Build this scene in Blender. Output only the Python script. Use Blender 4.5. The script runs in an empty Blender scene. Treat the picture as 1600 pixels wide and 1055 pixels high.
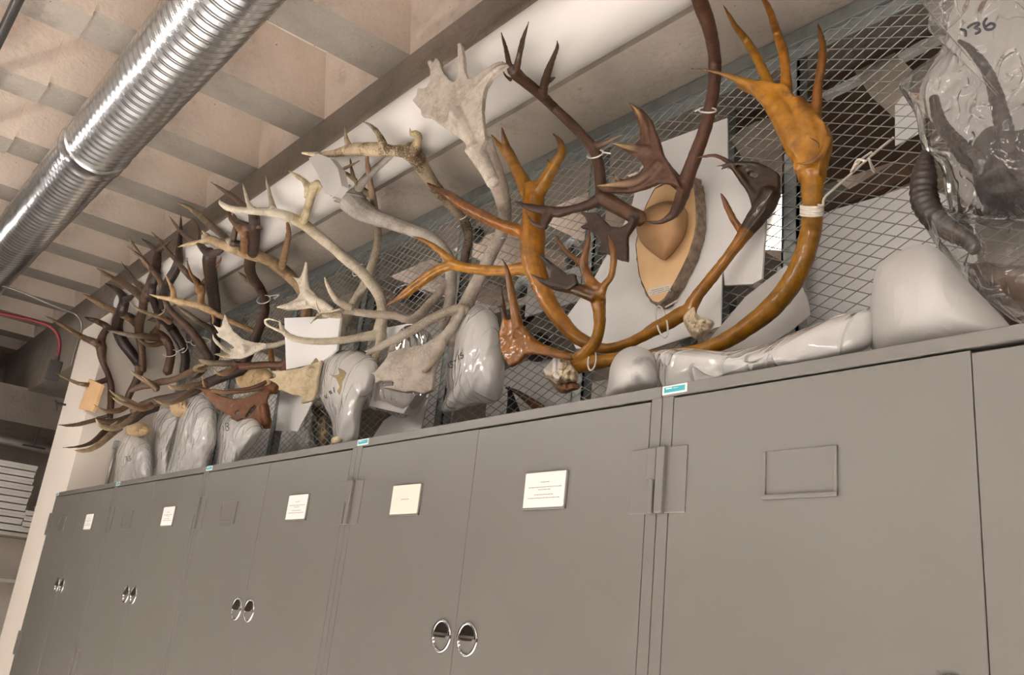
import bpy, bmesh, math, random
from mathutils import Vector, Matrix, noise, geometry, kdtree
from mathutils.bvhtree import BVHTree
random.seed(7)
SC = bpy.context.scene
COL = SC.collection
# ------------------------------------------------------------------ camera
F_PX = 1390.0
CAM = Vector((0.0, -1.4, 1.6))
RX = Vector((0.63683774, -0.17527892, -0.75080955))
RY = Vector((0.76382756, 0.27593418, 0.5834619))
RZ = Vector((0.10490544, -0.94505959, 0.30960817))
FWD = Vector((RX.z, RY.z, RZ.z))
def ray(u, v):
    c = Vector((u - 800.0, v - 527.5, F_PX))
    return Vector((RX.dot(c), RY.dot(c), RZ.dot(c)))
def at(u, v, y):                       # point of a view ray on the plane Y = y
    d = ray(u, v); return CAM + d * ((y - CAM.y) / d.y)
def at_x(u, v, x):
    d = ray(u, v); return CAM + d * ((x - CAM.x) / d.x)
def at_z(u, v, z):
    d = ray(u, v); return CAM + d * ((z - CAM.z) / d.z)
def px(p, r):                          # a radius in pixels as metres at point p
    return r * (p - CAM).dot(FWD) / F_PX
cd = bpy.data.cameras.new('camera'); cam = bpy.data.objects.new('camera', cd); COL.objects.link(cam)
cd.sensor_width = 36.0; cd.lens = 36.0 * F_PX / 1600.0; cd.clip_start = 0.02
R3 = Matrix(((RX.x, -RX.y, -RX.z), (RY.x, -RY.y, -RY.z), (RZ.x, -RZ.y, -RZ.z)))
cam.matrix_world = Matrix.Translation(CAM) @ R3.to_4x4()
SC.camera = cam
# ------------------------------------------------------------------ colours, materials
def lin(h):
    h = h.lstrip('#'); o = []
    for i in (0, 2, 4):
        c = int(h[i:i + 2], 16) / 255.0
        o.append(c / 12.92 if c <= .04045 else ((c + .055) / 1.055) ** 2.4)
    return tuple(o)
def l4(h): return lin(h) + (1.0,)
def new_mat(name):
    m = bpy.data.materials.new(name); m.use_nodes = True
    nt = m.node_tree; b = nt.nodes['Principled BSDF']; return m, nt, b
def nd(nt, t, **kw):
    n = nt.nodes.new(t)
    for k, v in kw.items(): n.inputs[k].default_value = v
    return n
def coords(nt, kind='Object', scale=None):
    tc = nt.nodes.new('ShaderNodeTexCoord'); out = tc.outputs[kind]
    if scale:
        mp = nt.nodes.new('ShaderNodeMapping'); mp.inputs['Scale'].default_value = scale
        nt.links.new(out, mp.inputs['Vector']); out = mp.outputs[0]
    return out
def ramp(nt, fac, stops):
    r = nt.nodes.new('ShaderNodeValToRGB'); e = r.color_ramp.elements
    e[0].position, e[0].color = stops[0]; e[1].position, e[1].color = stops[-1]
    for p, c in stops[1:-1]:
        x = e.new(p); x.color = c
    nt.links.new(fac, r.inputs['Fac']); return r.outputs['Color']
def bump(nt, b, h, strength, dist=.01):
    n = nt.nodes.new('ShaderNodeBump'); n.inputs['Strength'].default_value = strength
    n.inputs['Distance'].default_value = dist
    nt.links.new(h, n.inputs['Height']); nt.links.new(n.outputs[0], b.inputs['Normal'])
def mulcol(nt, a, bb, fac=1.0):
    m = nt.nodes.new('ShaderNodeMix'); m.data_type = 'RGBA'; m.blend_type = 'MULTIPLY'
    m.inputs['Factor'].default_value = fac
    nt.links.new(a, m.inputs['A']); nt.links.new(bb, m.inputs['B']); return m.outputs['Result']
def plain(name, h, rough=.5, metal=0.0, var=.08, nscale=12.0, bmp=0.0, bscale=200.0, coat=0.0, spec=.5):
    m, nt, b = new_mat(name)
    co = coords(nt)
    n = nd(nt, 'ShaderNodeTexNoise', Scale=nscale, Detail=5.0); nt.links.new(co, n.inputs['Vector'])
    c = lin(h)
    lo = tuple(x * (1 - var) for x in c) + (1,); hi = tuple(min(1, x * (1 + var)) for x in c) + (1,)
    nt.links.new(ramp(nt, n.outputs['Fac'], [(.3, lo), (.7, hi)]), b.inputs['Base Color'])
    b.inputs['Roughness'].default_value = rough; b.inputs['Metallic'].default_value = metal
    b.inputs['Coat Weight'].default_value = coat; b.inputs['Specular IOR Level'].default_value = spec
    if bmp:
        n2 = nd(nt, 'ShaderNodeTexNoise', Scale=bscale, Detail=3.0); nt.links.new(co, n2.inputs['Vector'])
        bump(nt, b, n2.outputs['Fac'], bmp, .002)
    return m
def rgb(nt, g):
    n = nt.nodes.new('ShaderNodeRGB'); n.outputs[0].default_value = tuple(g) + (1.0,); return n.outputs[0]
def antler_mat(name, rough, coat, mott, speck=0.0, spec=.4, gain=(1, 1, 1)):
    m, nt, b = new_mat(name)
    at_ = nt.nodes.new('ShaderNodeVertexColor'); at_.layer_name = 'Col'
    co = coords(nt)
    n = nd(nt, 'ShaderNodeTexNoise', Scale=26.0, Detail=8.0, Roughness=.62); nt.links.new(co, n.inputs['Vector'])
    lo = 1.0 - mott
    r1 = ramp(nt, n.outputs['Fac'], [(.3, (lo, lo * .97, lo * .93, 1)), (.62, (1, 1, 1, 1))])
    c = mulcol(nt, at_.outputs['Color'], r1)
    if speck:
        n3 = nd(nt, 'ShaderNodeTexNoise', Scale=150.0, Detail=5.0, Roughness=.7); nt.links.new(co, n3.inputs['Vector'])
        n4 = nd(nt, 'ShaderNodeTexNoise', Scale=11.0, Detail=2.0); nt.links.new(co, n4.inputs['Vector'])
        ad = nt.nodes.new('ShaderNodeMath'); ad.operation = 'ADD'
        nt.links.new(n3.outputs['Fac'], ad.inputs[0]); nt.links.new(n4.outputs['Fac'], ad.inputs[1])
        r2 = ramp(nt, ad.outputs[0], [(.88, (.22, .17, .11, 1)), (.99, (1, 1, 1, 1))])
        c = mulcol(nt, c, r2, speck)
    c = mulcol(nt, c, rgb(nt, gain)); nt.links.new(c, b.inputs['Base Color'])
    b.inputs['Roughness'].default_value = rough; b.inputs['Coat Weight'].default_value = coat
    b.inputs['Coat Roughness'].default_value = .09; b.inputs['Specular IOR Level'].default_value = spec
    n2 = nd(nt, 'ShaderNodeTexNoise', Scale=75.0, Detail=6.0); nt.links.new(co, n2.inputs['Vector'])
    bump(nt, b, n2.outputs['Fac'], .18 if coat > .3 else .45, .004)
    return m
def concrete(name, h, dark=.38, pits=True, rough=.92):
    m, nt, b = new_mat(name)
    co = coords(nt)
    n = nd(nt, 'ShaderNodeTexNoise', Scale=2.3, Detail=9.0, Roughness=.65); nt.links.new(co, n.inputs['Vector'])
    c = lin(h)
    c1 = ramp(nt, n.outputs['Fac'], [(.28, tuple(x * .72 for x in c) + (1,)), (.5, c + (1,)), (.75, tuple(min(1, x * 1.15) for x in c) + (1,))])
    if pits:
        v = nd(nt, 'ShaderNodeTexVoronoi', Scale=13.0); nt.links.new(co, v.inputs['Vector'])
        r2 = ramp(nt, v.outputs['Distance'], [(.045, (dark, dark * .93, dark * .86, 1)), (.075, (1, 1, 1, 1))])
        n5 = nd(nt, 'ShaderNodeTexNoise', Scale=5.0, Detail=8.0, Roughness=.7); nt.links.new(co, n5.inputs['Vector'])
        r3 = ramp(nt, n5.outputs['Fac'], [(.3, (.7, .64, .56, 1)), (.42, (1, 1, 1, 1))])
        c1 = mulcol(nt, mulcol(nt, c1, r2), r3, .8)
    nt.links.new(c1, b.inputs['Base Color'])
    b.inputs['Roughness'].default_value = rough; b.inputs['Specular IOR Level'].default_value = .2
    n2 = nd(nt, 'ShaderNodeTexNoise', Scale=38.0, Detail=8.0); nt.links.new(co, n2.inputs['Vector'])
    bump(nt, b, n2.outputs['Fac'], .5, .01)
    return m
def film(name, h, alpha, rough, bscale, bstr, transl=.5, edge=0.0, shine=False):
    """thin plastic film or foam: partly see-through, scattering, with a shine"""
    m, nt, b = new_mat(name)
    co = coords(nt)
    n = nd(nt, 'ShaderNodeTexNoise', Scale=bscale, Detail=1.5, Roughness=.45); n.inputs['Distortion'].default_value = .8
    mp = nt.nodes.new('ShaderNodeMapping'); mp.inputs['Rotation'].default_value = (.2, .65, .3); mp.inputs['Scale'].default_value = (1.6, 1.0, .8)
    nt.links.new(co, mp.inputs['Vector']); nt.links.new(mp.outputs[0], n.inputs['Vector'])
    sb = nt.nodes.new('ShaderNodeMath'); sb.operation = 'SUBTRACT'; sb.inputs[1].default_value = .5
    ab = nt.nodes.new('ShaderNodeMath'); ab.operation = 'ABSOLUTE'
    nt.links.new(n.outputs['Fac'], sb.inputs[0]); nt.links.new(sb.outputs[0], ab.inputs[0])
    vr = ramp(nt, ab.outputs[0], [(0.0, (1, 1, 1, 1)), (.012, (.55, .55, .55, 1)), (.06, (.12, .12, .12, 1)), (.2, (0, 0, 0, 1))])
    bp = nt.nodes.new('ShaderNodeBump'); bp.inputs['Strength'].default_value = bstr; bp.inputs['Distance'].default_value = .02
    nt.links.new(vr, bp.inputs['Height'])
    b.inputs['Base Color'].default_value = l4(h); b.inputs['Roughness'].default_value = rough
    b.inputs['Specular IOR Level'].default_value = .6
    nt.links.new(bp.outputs[0], b.inputs['Normal'])
    tr = nt.nodes.new('ShaderNodeBsdfTranslucent'); tr.inputs['Color'].default_value = l4(h)
    mx = nt.nodes.new('ShaderNodeMixShader'); mx.inputs[0].default_value = transl
    nt.links.new(b.outputs[0], mx.inputs[1]); nt.links.new(tr.outputs[0], mx.inputs[2])
    tp = nt.nodes.new('ShaderNodeBsdfTransparent')
    lw = nt.nodes.new('ShaderNodeLayerWeight'); lw.inputs['Blend'].default_value = .3
    ma = nt.nodes.new('ShaderNodeMath'); ma.operation = 'MULTIPLY_ADD'; ma.use_clamp = True
    ma.inputs[1].default_value = edge; ma.inputs[2].default_value = alpha
    nt.links.new(lw.outputs['Facing'], ma.inputs[0])
    m2 = nt.nodes.new('ShaderNodeMixShader'); nt.links.new(ma.outputs[0], m2.inputs[0])
    nt.links.new(tp.outputs[0], m2.inputs[1]); nt.links.new(mx.outputs[0], m2.inputs[2])
    gl = nt.nodes.new('ShaderNodeBsdfGlossy'); gl.inputs['Roughness'].default_value = rough; gl.inputs['Color'].default_value = (1, 1, 1, 1)
    nt.links.new(bp.outputs[0], gl.inputs['Normal'])
    fr = nt.nodes.new('ShaderNodeFresnel'); fr.inputs['IOR'].default_value = 1.38; nt.links.new(bp.outputs[0], fr.inputs['Normal'])
    m3 = nt.nodes.new('ShaderNodeMixShader'); nt.links.new(fr.outputs[0], m3.inputs[0])
    nt.links.new(m2.outputs[0], m3.inputs[1]); nt.links.new(gl.outputs[0], m3.inputs[2])
    nt.links.new((m3 if shine else m2).outputs[0], nt.nodes['Material Output'].inputs['Surface'])
    return m
def lamp_mat(name, h, s):
    m, nt, b = new_mat(name)
    b.inputs['Emission Color'].default_value = l4(h); b.inputs['Emission Strength'].default_value = s
    return m
M = {}
M['paint'] = plain('grey_cabinet_paint', '#5e5a56', .33, 0, .03, 3.0, .10, 420.0)
M['paint_dark'] = plain('dark_gap', '#1c1815', .8)
M['chrome'] = plain('chrome', '#a2a2a2', .08, 1.0, .02)
M['steel'] = plain('galvanised_steel', '#8f9492', .45, .55, .12, 20.0)
M['wire'] = plain('galvanised_wire', '#9a9b97', .45, .5, .1, 30.0)
M['duct'] = plain('bright_aluminium', '#dcdee0', .26, 1.0, .06, 9.0, .12, 60.0)
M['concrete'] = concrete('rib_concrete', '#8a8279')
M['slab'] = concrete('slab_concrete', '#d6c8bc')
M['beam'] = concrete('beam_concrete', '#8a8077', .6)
M['dimcon'] = concrete('aged_concrete', '#8d8379', .6)
M['wallpaint'] = plain('cream_wall_paint', '#d6ccc1', .7, 0, .03, 2.0, .15, 150.0)
M['jacket'] = plain('white_pipe_jacket', '#d5d0cb', .42, 0, .04, 2.0, .12, 25.0)
M['blackpipe'] = plain('black_painted_pipe', '#2a2724', .4)
M['redpipe'] = plain('red_conduit_paint', '#7c2b31', .4)
M['conduit'] = plain('steel_conduit', '#8c8780', .35, .7)
M['darkbox'] = plain('dark_junction_box', '#433f3c', .6)
M['card'] = plain('white_card', '#d8d4d0', .6, 0, .02)
M['cream'] = plain('cream_card', '#cfc8bb', .6, 0, .02)
M['ink'] = plain('printed_ink', '#7d7873', .8)
M['marker'] = plain('black_marker', '#3a3a3e', .7)
M['teal'] = plain('teal_plate', '#2a8e9c', .4)
M['platewhite'] = plain('plate_white', '#cfd6d2', .4)
M['tie'] = plain('white_nylon', '#cfcac3', .45)
M['string'] = plain('cotton_string', '#d8cfc4', .9, 0, .08, 90.0, .4, 300.0)
M['tancard'] = plain('tan_cardboard', '#c49f74', .8, 0, .05)
M['wood'] = plain('pale_sawn_wood', '#d8b384', .55, 0, .10, 9.0, .15, 90.0)
M['bark'] = plain('rough_bark', '#7d6c5b', .95, 0, .5, 45.0, .9, 80.0)
M['leather'] = plain('tan_leather', '#a37d55', .55, 0, .06, 30.0, .12, 220.0)
M['bone'] = plain('porous_bone', '#cdbc9f', .75, 0, .35, 60.0, .8, 130.0)
M['skull'] = plain('tan_skull_bone', '#b49a74', .7, 0, .25, 40.0, .5, 100.0)
M['redbone'] = plain('red_brown_bone', '#6e4828', .6, 0, .35, 60.0, .7, 130.0)
M['horn'] = plain('black_ringed_horn', '#2c221d', .38, 0, .3, 40.0, .4, 90.0)
M['hide'] = plain('dark_hide', '#2b211c', .8, 0, .3, 60.0, .9, 160.0)
M['foam'] = film('white_polyethylene_foam', '#d0ccc9', .97, .5, 9.0, .10, .3)
M['sheetfoam'] = film('white_foam_sheet', '#efecea', .985, .5, 9.0, .05, .12)
M['wrap'] = film('foam_in_shiny_plastic', '#dad7d4', .95, .13, 6.0, .42, .2, .05, True)
M['foamthin'] = film('thin_foam_sheet', '#ebe7e4', .62, .5, 12.0, .05, .4)
M['bag'] = film('milky_plastic_bag', '#f8f5f3', .84, .12, 5.5, .30, .3, .12, True)
M['clearbag'] = film('clear_crumpled_plastic', '#e8e2dc', .07, .08, 6.0, .40, .3, .13, True)
M['haze'] = film('cloudy_plastic_sheet', '#d5cabc', .75, .3, 14.0, .3, .5)
M['tray'] = plain('white_box_board', '#cdc8c2', .7, 0, .03)
M['shelf'] = plain('shelf_paint', '#b3aca2', .5)
M['floor'] = plain('pale_floor', '#d0ccc8', .5, 0, .05)
M['brown'] = plain('brown_wood', '#5a4232', .7, 0, .2, 14.0)
M['black'] = plain('black_object', '#1f1b19', .6)
M['tube'] = lamp_mat('lit_tube', '#fffaf4', 48.0)
M['added_tube'] = lamp_mat('added_cage_tube', '#fffaf4', 55.0)
M['lit'] = lamp_mat('lit_lens', '#fff8ee', 4.0)
M['varnish'] = antler_mat('varnished_antler', .42, .4, .55, 0, .25, (.68, .76, .55))
M['boneant'] = antler_mat('weathered_antler', .62, 0, .28, .35)
M['speckant'] = antler_mat('speckled_antler', .6, 0, .35, 1.0)
M['brownant'] = antler_mat('brown_antler', .5, .1, .5, 0, .35, (.82, .82, .86))
# ------------------------------------------------------------------ object helpers
def link(name, me, mat, parent=None, loc=None, smooth=True):
    """one mesh object; vertices come in world space, the origin goes to loc"""
    o = bpy.data.objects.new(name, me); COL.objects.link(o)
    if loc is not None: off = Vector(loc)
    elif parent is not None: off = Vector(parent['_o'])
    else:
        co = [v.co for v in me.vertices]
        off = Vector(((min(c.x for c in co) + max(c.x for c in co)) / 2, (min(c.y for c in co) + max(c.y for c in co)) / 2, min(c.z for c in co)))
    me.transform(Matrix.Translation(-off)); o['_o'] = tuple(off)
    if parent is not None:
        o.parent = parent
        o.location = off - Vector(parent['_o'])
    else: o.location = off
    if mat is not None: me.materials.append(M[mat] if isinstance(mat, str) else mat)
    if smooth:
        for p in me.polygons: p.use_smooth = True
    return o
def thing(name, label, cat, loc, group=None):
    o = bpy.data.objects.new(name, None); COL.objects.link(o); o.empty_display_size = .05
    o.location = loc; o['_o'] = tuple(loc); tag(o, label, cat, group); return o
def tag(o, label, cat, group=None):
    o['label'] = label; o['category'] = cat
    if group: o['group'] = group
    return o
def struct(o): o['kind'] = 'structure'; return o
class MB:
    """collects simple shapes into one mesh"""
    def __init__(s): s.v = []; s.f = []
    def add(s, vs, fs):
        n = len(s.v); s.v += [Vector(p) for p in vs]; s.f += [tuple(i + n for i in f) for f in fs]; return s
    def box(s, x0, x1, y0, y1, z0, z1):
        vs = [(x, y, z) for x in (x0, x1) for y in (y0, y1) for z in (z0, z1)]
        return s.add(vs, [(0, 1, 3, 2), (4, 6, 7, 5), (0, 4, 5, 1), (2, 3, 7, 6), (0, 2, 6, 4), (1, 5, 7, 3)])
    def tube(s, pts, n=10, sub=5, flat=1.0, minr=0.0):
        v, f = tube_geo(pts, n, sub, minr); return s.add(v, f)
    def prism(s, front, back):
        n = len(front); tri = geometry.tessellate_polygon([front])
        return s.add(list(front) + list(back), [tuple(t) for t in tri] + [tuple(i + n for i in reversed(t)) for t in tri]
                     + [(i, i + n, (i + 1) % n + n, (i + 1) % n) for i in range(n)])
    def mesh(s, name, fix=True):
        me = bpy.data.meshes.new(name); me.from_pydata([tuple(p) for p in s.v], [], s.f); me.update()
        if fix:
            b = bmesh.new(); b.from_mesh(me); bmesh.ops.recalc_face_normals(b, faces=b.faces); b.to_mesh(me); b.free()
        return me
    def link(s, name, mat, parent=None, loc=None, smooth=False, bevel=0.0):
        o = link(name, s.mesh(name), mat, parent, loc, smooth)
        if bevel:
            md = o.modifiers.new('bevel', 'BEVEL'); md.width = bevel; md.segments = 2; md.limit_method = 'ANGLE'
        return o
def catmull(pts, sub):
    if len(pts) < 3 or sub < 2:
        out = []
        for i in range(len(pts) - 1):
            for k in range(max(1, sub)):
                t = k / max(1, sub); out.append((pts[i][0].lerp(pts[i + 1][0], t), pts[i][1] * (1 - t) + pts[i + 1][1] * t))
        return out + [pts[-1]]
    P = [(pts[0][0] * 2 - pts[1][0], pts[0][1])] + list(pts) + [(pts[-1][0] * 2 - pts[-2][0], pts[-1][1])]
    out = []
    for i in range(1, len(P) - 2):
        a, b, c, d = P[i - 1][0], P[i][0], P[i + 1][0], P[i + 2][0]
        for k in range(sub):
            t = k / sub
            p = .5 * ((2 * b) + (c - a) * t + (2 * a - 5 * b + 4 * c - d) * t * t + (3 * b - a - 3 * c + d) * t ** 3)
            out.append((p, P[i][1] * (1 - t) + P[i + 1][1] * t))
    return out + [pts[-1]]
def tube_geo(pts, n=10, sub=5, minr=0.0):
    pp = catmull([(Vector(p), r) for p, r in pts], sub)
    pp = [(p, max(r, minr)) for p, r in pp]
    vs, fs = [], []; up = None
    for i, (p, r) in enumerate(pp):
        t = (pp[min(i + 1, len(pp) - 1)][0] - pp[max(i - 1, 0)][0]).normalized()
        if up is None: up = t.orthogonal().normalized()
        else:
            up = (up - t * up.dot(t))
            up = up.normalized() if up.length > 1e-6 else t.orthogonal().normalized()
        w = t.cross(up)
        for k in range(n):
            a = 2 * math.pi * k / n; vs.append(p + (up * math.cos(a) + w * math.sin(a)) * r)
    L = len(pp)
    for i in range(L - 1):
        for k in range(n):
            fs.append((i * n + k, i * n + (k + 1) % n, (i + 1) * n + (k + 1) % n, (i + 1) * n + k))
    for e, sgn in ((0, -1), (L - 1, 1)):
        p, r = pp[e]; q = pp[1 if e == 0 else L - 2][0]
        d = (p - q).normalized() if (p - q).length > 1e-9 else Vector((0, 0, 1))
        vs.append(p + d * r * .7); c = len(vs) - 1
        for k in range(n): fs.append((c, e * n + k, e * n + (k + 1) % n))
    return vs, fs
def Zm(x0, y0, s):                     # reads coordinates measured on an enlarged detail
    return lambda *pts: [(x0 + p[0] / s, y0 + p[1] / s) + ((p[2] / s,) if len(p) > 2 else ()) for p in pts]
# ------------------------------------------------------------------ antlers
class Antler:
    def __init__(s, base, y0, theta, ca, cb):
        s.B = at(base[0], base[1], y0); th = math.radians(theta)
        s.n = Vector((math.sin(th), -math.cos(th), 0)); s.m = MB(); s.samples = []; s.ca = lin(ca); s.cb = lin(cb)
    def P(s, u, v, dy=0.0, Y=None):
        d = ray(u, v); den = s.n.dot(d)
        y = (CAM + d * (s.n.dot(s.B - CAM) / den)).y + dy
        if Y is not None: y = Y
        k = d.z / d.y                  # stay below the beam, and in front of the jacketed pipe above that
        lim = max(.036, 1.765 / k - 1.42) if k > 0 else .565
        y = min(.565, lim, max(-.42, y))
        p = at(u, v, y)
        if s.pier and p.x < -6.525 and p.y > .03: p = at_x(u, v, -6.525)   # clear of the pier
        return p
    def T(s, pts, dy=(0, 0), ca=None, cb=None, n=12, pw=1.6, Y=None):
        ca = lin(ca) if ca else s.ca; cb = lin(cb) if cb else s.cb
        q = []; L = len(pts) - 1
        for i, (u, v, r) in enumerate(pts):
            t = i / L; p = s.P(u, v, dy[0] * (1 - t) + dy[1] * t, None if Y is None else (Y[i] if len(Y) == len(pts) and len(Y) > 2 else Y[0] * (1 - t) + Y[1] * t)); q.append((p, px(p, r)))
        s.m.tube(q, n, 6, minr=s.minr)
        f = catmull([(a, b) for a, b in q], 6); N = len(f) - 1
        for i, (p, r) in enumerate(f):
            t = (i / N) ** pw
            s.samples.append((p, tuple(x * (1 - t) + y * t for x, y in zip(ca, cb))))
        return s
    def palm(s, out, th, holes=(), dy=0.0, col=None, Y=None):
        col = lin(col) if col else s.ca
        loops = [out] + list(holes)
        flat = [p for l in loops for p in l]
        tri = geometry.tessellate_polygon([[Vector((u, v, 0)) for u, v in l] for l in loops])
        cx = sum(p[0] for p in out) / len(out); cy = sum(p[1] for p in out) / len(out)
        mid = [s.P(u, v, dy, Y) for u, v in flat]
        fr = [p + s.n * th for p in mid]; bk = [p - s.n * th for p in mid]
        n = len(mid); fs = [tuple(t) for t in tri] + [tuple(i + n for i in reversed(t)) for t in tri]
        o = 0
        for l in loops:
            k = len(l)
            for i in range(k): fs.append((o + i, o + (i + 1) % k, o + (i + 1) % k + n, o + i + n))
            o += k
        s.m.add(fr + bk, fs)
        for t in tri:
            a, b, c = (mid[i] for i in t)
            rr = random.Random(len(s.samples)); N = max(4, int((b - a).cross(c - a).length / 2 / .00006))
            for _ in range(N):
                x, y = rr.random(), rr.random()
                if x + y > 1: x, y = 1 - x, 1 - y
                for e in (-th, th): s.samples.append((a + (b - a) * x + (c - a) * y + s.n * e, col))
        return s
    minr = .0028; pier = False; sm = 5
    def build(s, name, mat, parent=None, vox=.0032, loc=None, rough=.0011):
        me = s.m.mesh(name + '_raw')
        tmp = bpy.data.objects.new('tmp', me); COL.objects.link(tmp)
        md = tmp.modifiers.new('r', 'REMESH'); md.mode = 'VOXEL'; md.voxel_size = vox; md.use_smooth_shade = True
        ms = tmp.modifiers.new('s', 'SMOOTH'); ms.iterations = s.sm; ms.factor = .5
        dg = bpy.context.evaluated_depsgraph_get(); dg.update()
        out = bpy.data.meshes.new_from_object(tmp.evaluated_get(dg)); out.name = name
        bpy.data.objects.remove(tmp); bpy.data.meshes.remove(me)
        kd = kdtree.KDTree(len(s.samples))
        for i, (p, c) in enumerate(s.samples): kd.insert(p, i)
        kd.balance()
        ca = out.color_attributes.new('Col', 'FLOAT_COLOR', 'POINT')
        cols = []
        for v in out.vertices:
            hits = kd.find_n(v.co, 3); W = 0; c = [0, 0, 0]
            for _, i, d in hits:
                w = 1 / (d + .004) ** 2; W += w
                for k in range(3): c[k] += s.samples[i][1][k] * w
            cols += [c[0] / W, c[1] / W, c[2] / W, 1.0]
        ca.data.foreach_set('color', cols)
        nrm = [v.normal.copy() for v in out.vertices]
        for v, nn in zip(out.vertices, nrm):
            v.co += nn * (noise.noise(v.co * 55.0) * rough + noise.noise(v.co * 17.0) * rough * 1.3)
        b = loc if loc is not None else s.B
        if parent is not None: return link(name, out, mat, parent)
        return link(name, out, mat, None, b)
# ------------------------------------------------------------------ the setting
ZR, ZS = 4.157, 4.53
YW = -9.0                    # underside of the ribs, underside of the slab
struct(MB().box(-16, 6, YW, 4.2, -.1, 0).link('floor', 'floor'))
ceil = struct(MB().box(-16, 6, YW, 4.2, ZS, ZS + .15).link('ceiling', 'slab'))
XR = -3.43; PIT = .862
k = 0
for i in range(-11, 11):
    xc = XR - PIT * i
    if not (-14 < xc < 5.8): continue
    k += 1
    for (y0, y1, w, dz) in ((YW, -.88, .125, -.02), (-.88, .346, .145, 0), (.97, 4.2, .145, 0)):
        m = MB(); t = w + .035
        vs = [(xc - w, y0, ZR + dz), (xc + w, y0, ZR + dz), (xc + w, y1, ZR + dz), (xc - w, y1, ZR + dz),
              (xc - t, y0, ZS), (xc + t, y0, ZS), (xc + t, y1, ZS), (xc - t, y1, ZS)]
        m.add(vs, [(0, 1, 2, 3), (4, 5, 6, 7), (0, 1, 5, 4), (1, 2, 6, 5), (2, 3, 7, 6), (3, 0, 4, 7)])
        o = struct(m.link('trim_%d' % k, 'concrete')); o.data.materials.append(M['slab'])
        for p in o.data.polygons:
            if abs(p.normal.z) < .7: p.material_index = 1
# slightly sloped end walls of the pans against the beam
m = MB()
for i in range(-11, 11):
    xc = XR - PIT * i + PIT / 2
    if not (-14 < xc < 5.8): continue
    a = PIT / 2 - .145
    m.add([(xc - a, .346, ZR), (xc + a, .346, ZR), (xc + a, .346, ZS), (xc - a, .346, ZS), (xc - a, .266, ZS), (xc + a, .266, ZS)],
          [(0, 1, 5, 4), (0, 4, 3), (1, 2, 5), (0, 3, 2, 1), (3, 4, 5, 2)])
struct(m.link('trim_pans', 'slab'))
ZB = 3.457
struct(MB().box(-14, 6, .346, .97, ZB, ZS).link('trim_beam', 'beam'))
struct(MB().box(-16, 6, 4.2, 4.3, 0, ZS).link('wall_back', 'dimcon'))
struct(MB().box(-16, 6, YW - .1, YW, 0, ZS).link('wall_front', 'wallpaint'))
struct(MB().box(6, 6.1, YW, 4.2, 0, ZS).link('wall_right', 'dimcon'))
struct(MB().box(-16.1, -16, YW, 4.2, 0, ZS).link('wall_far', 'dimcon'))
# the painted pier at the end of the cabinet row
PX = -6.575
pier = struct(MB().box(-7.36, PX, .084, 1.4, 0, ZB - .0).link('wall_left', 'wallpaint'))
# far cross beam
a = at_x(0, 600, -10.5); b_ = at_x(0, 655, -10.5)
struct(MB().box(-11.2, -10.5, YW, 4.2, b_.z, a.z + .02).link('trim_cross', 'dimcon'))
struct(MB().box(-12.4, -12.3, YW, 4.2, 0, ZS).link('wall_end', 'dimcon'))
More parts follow.
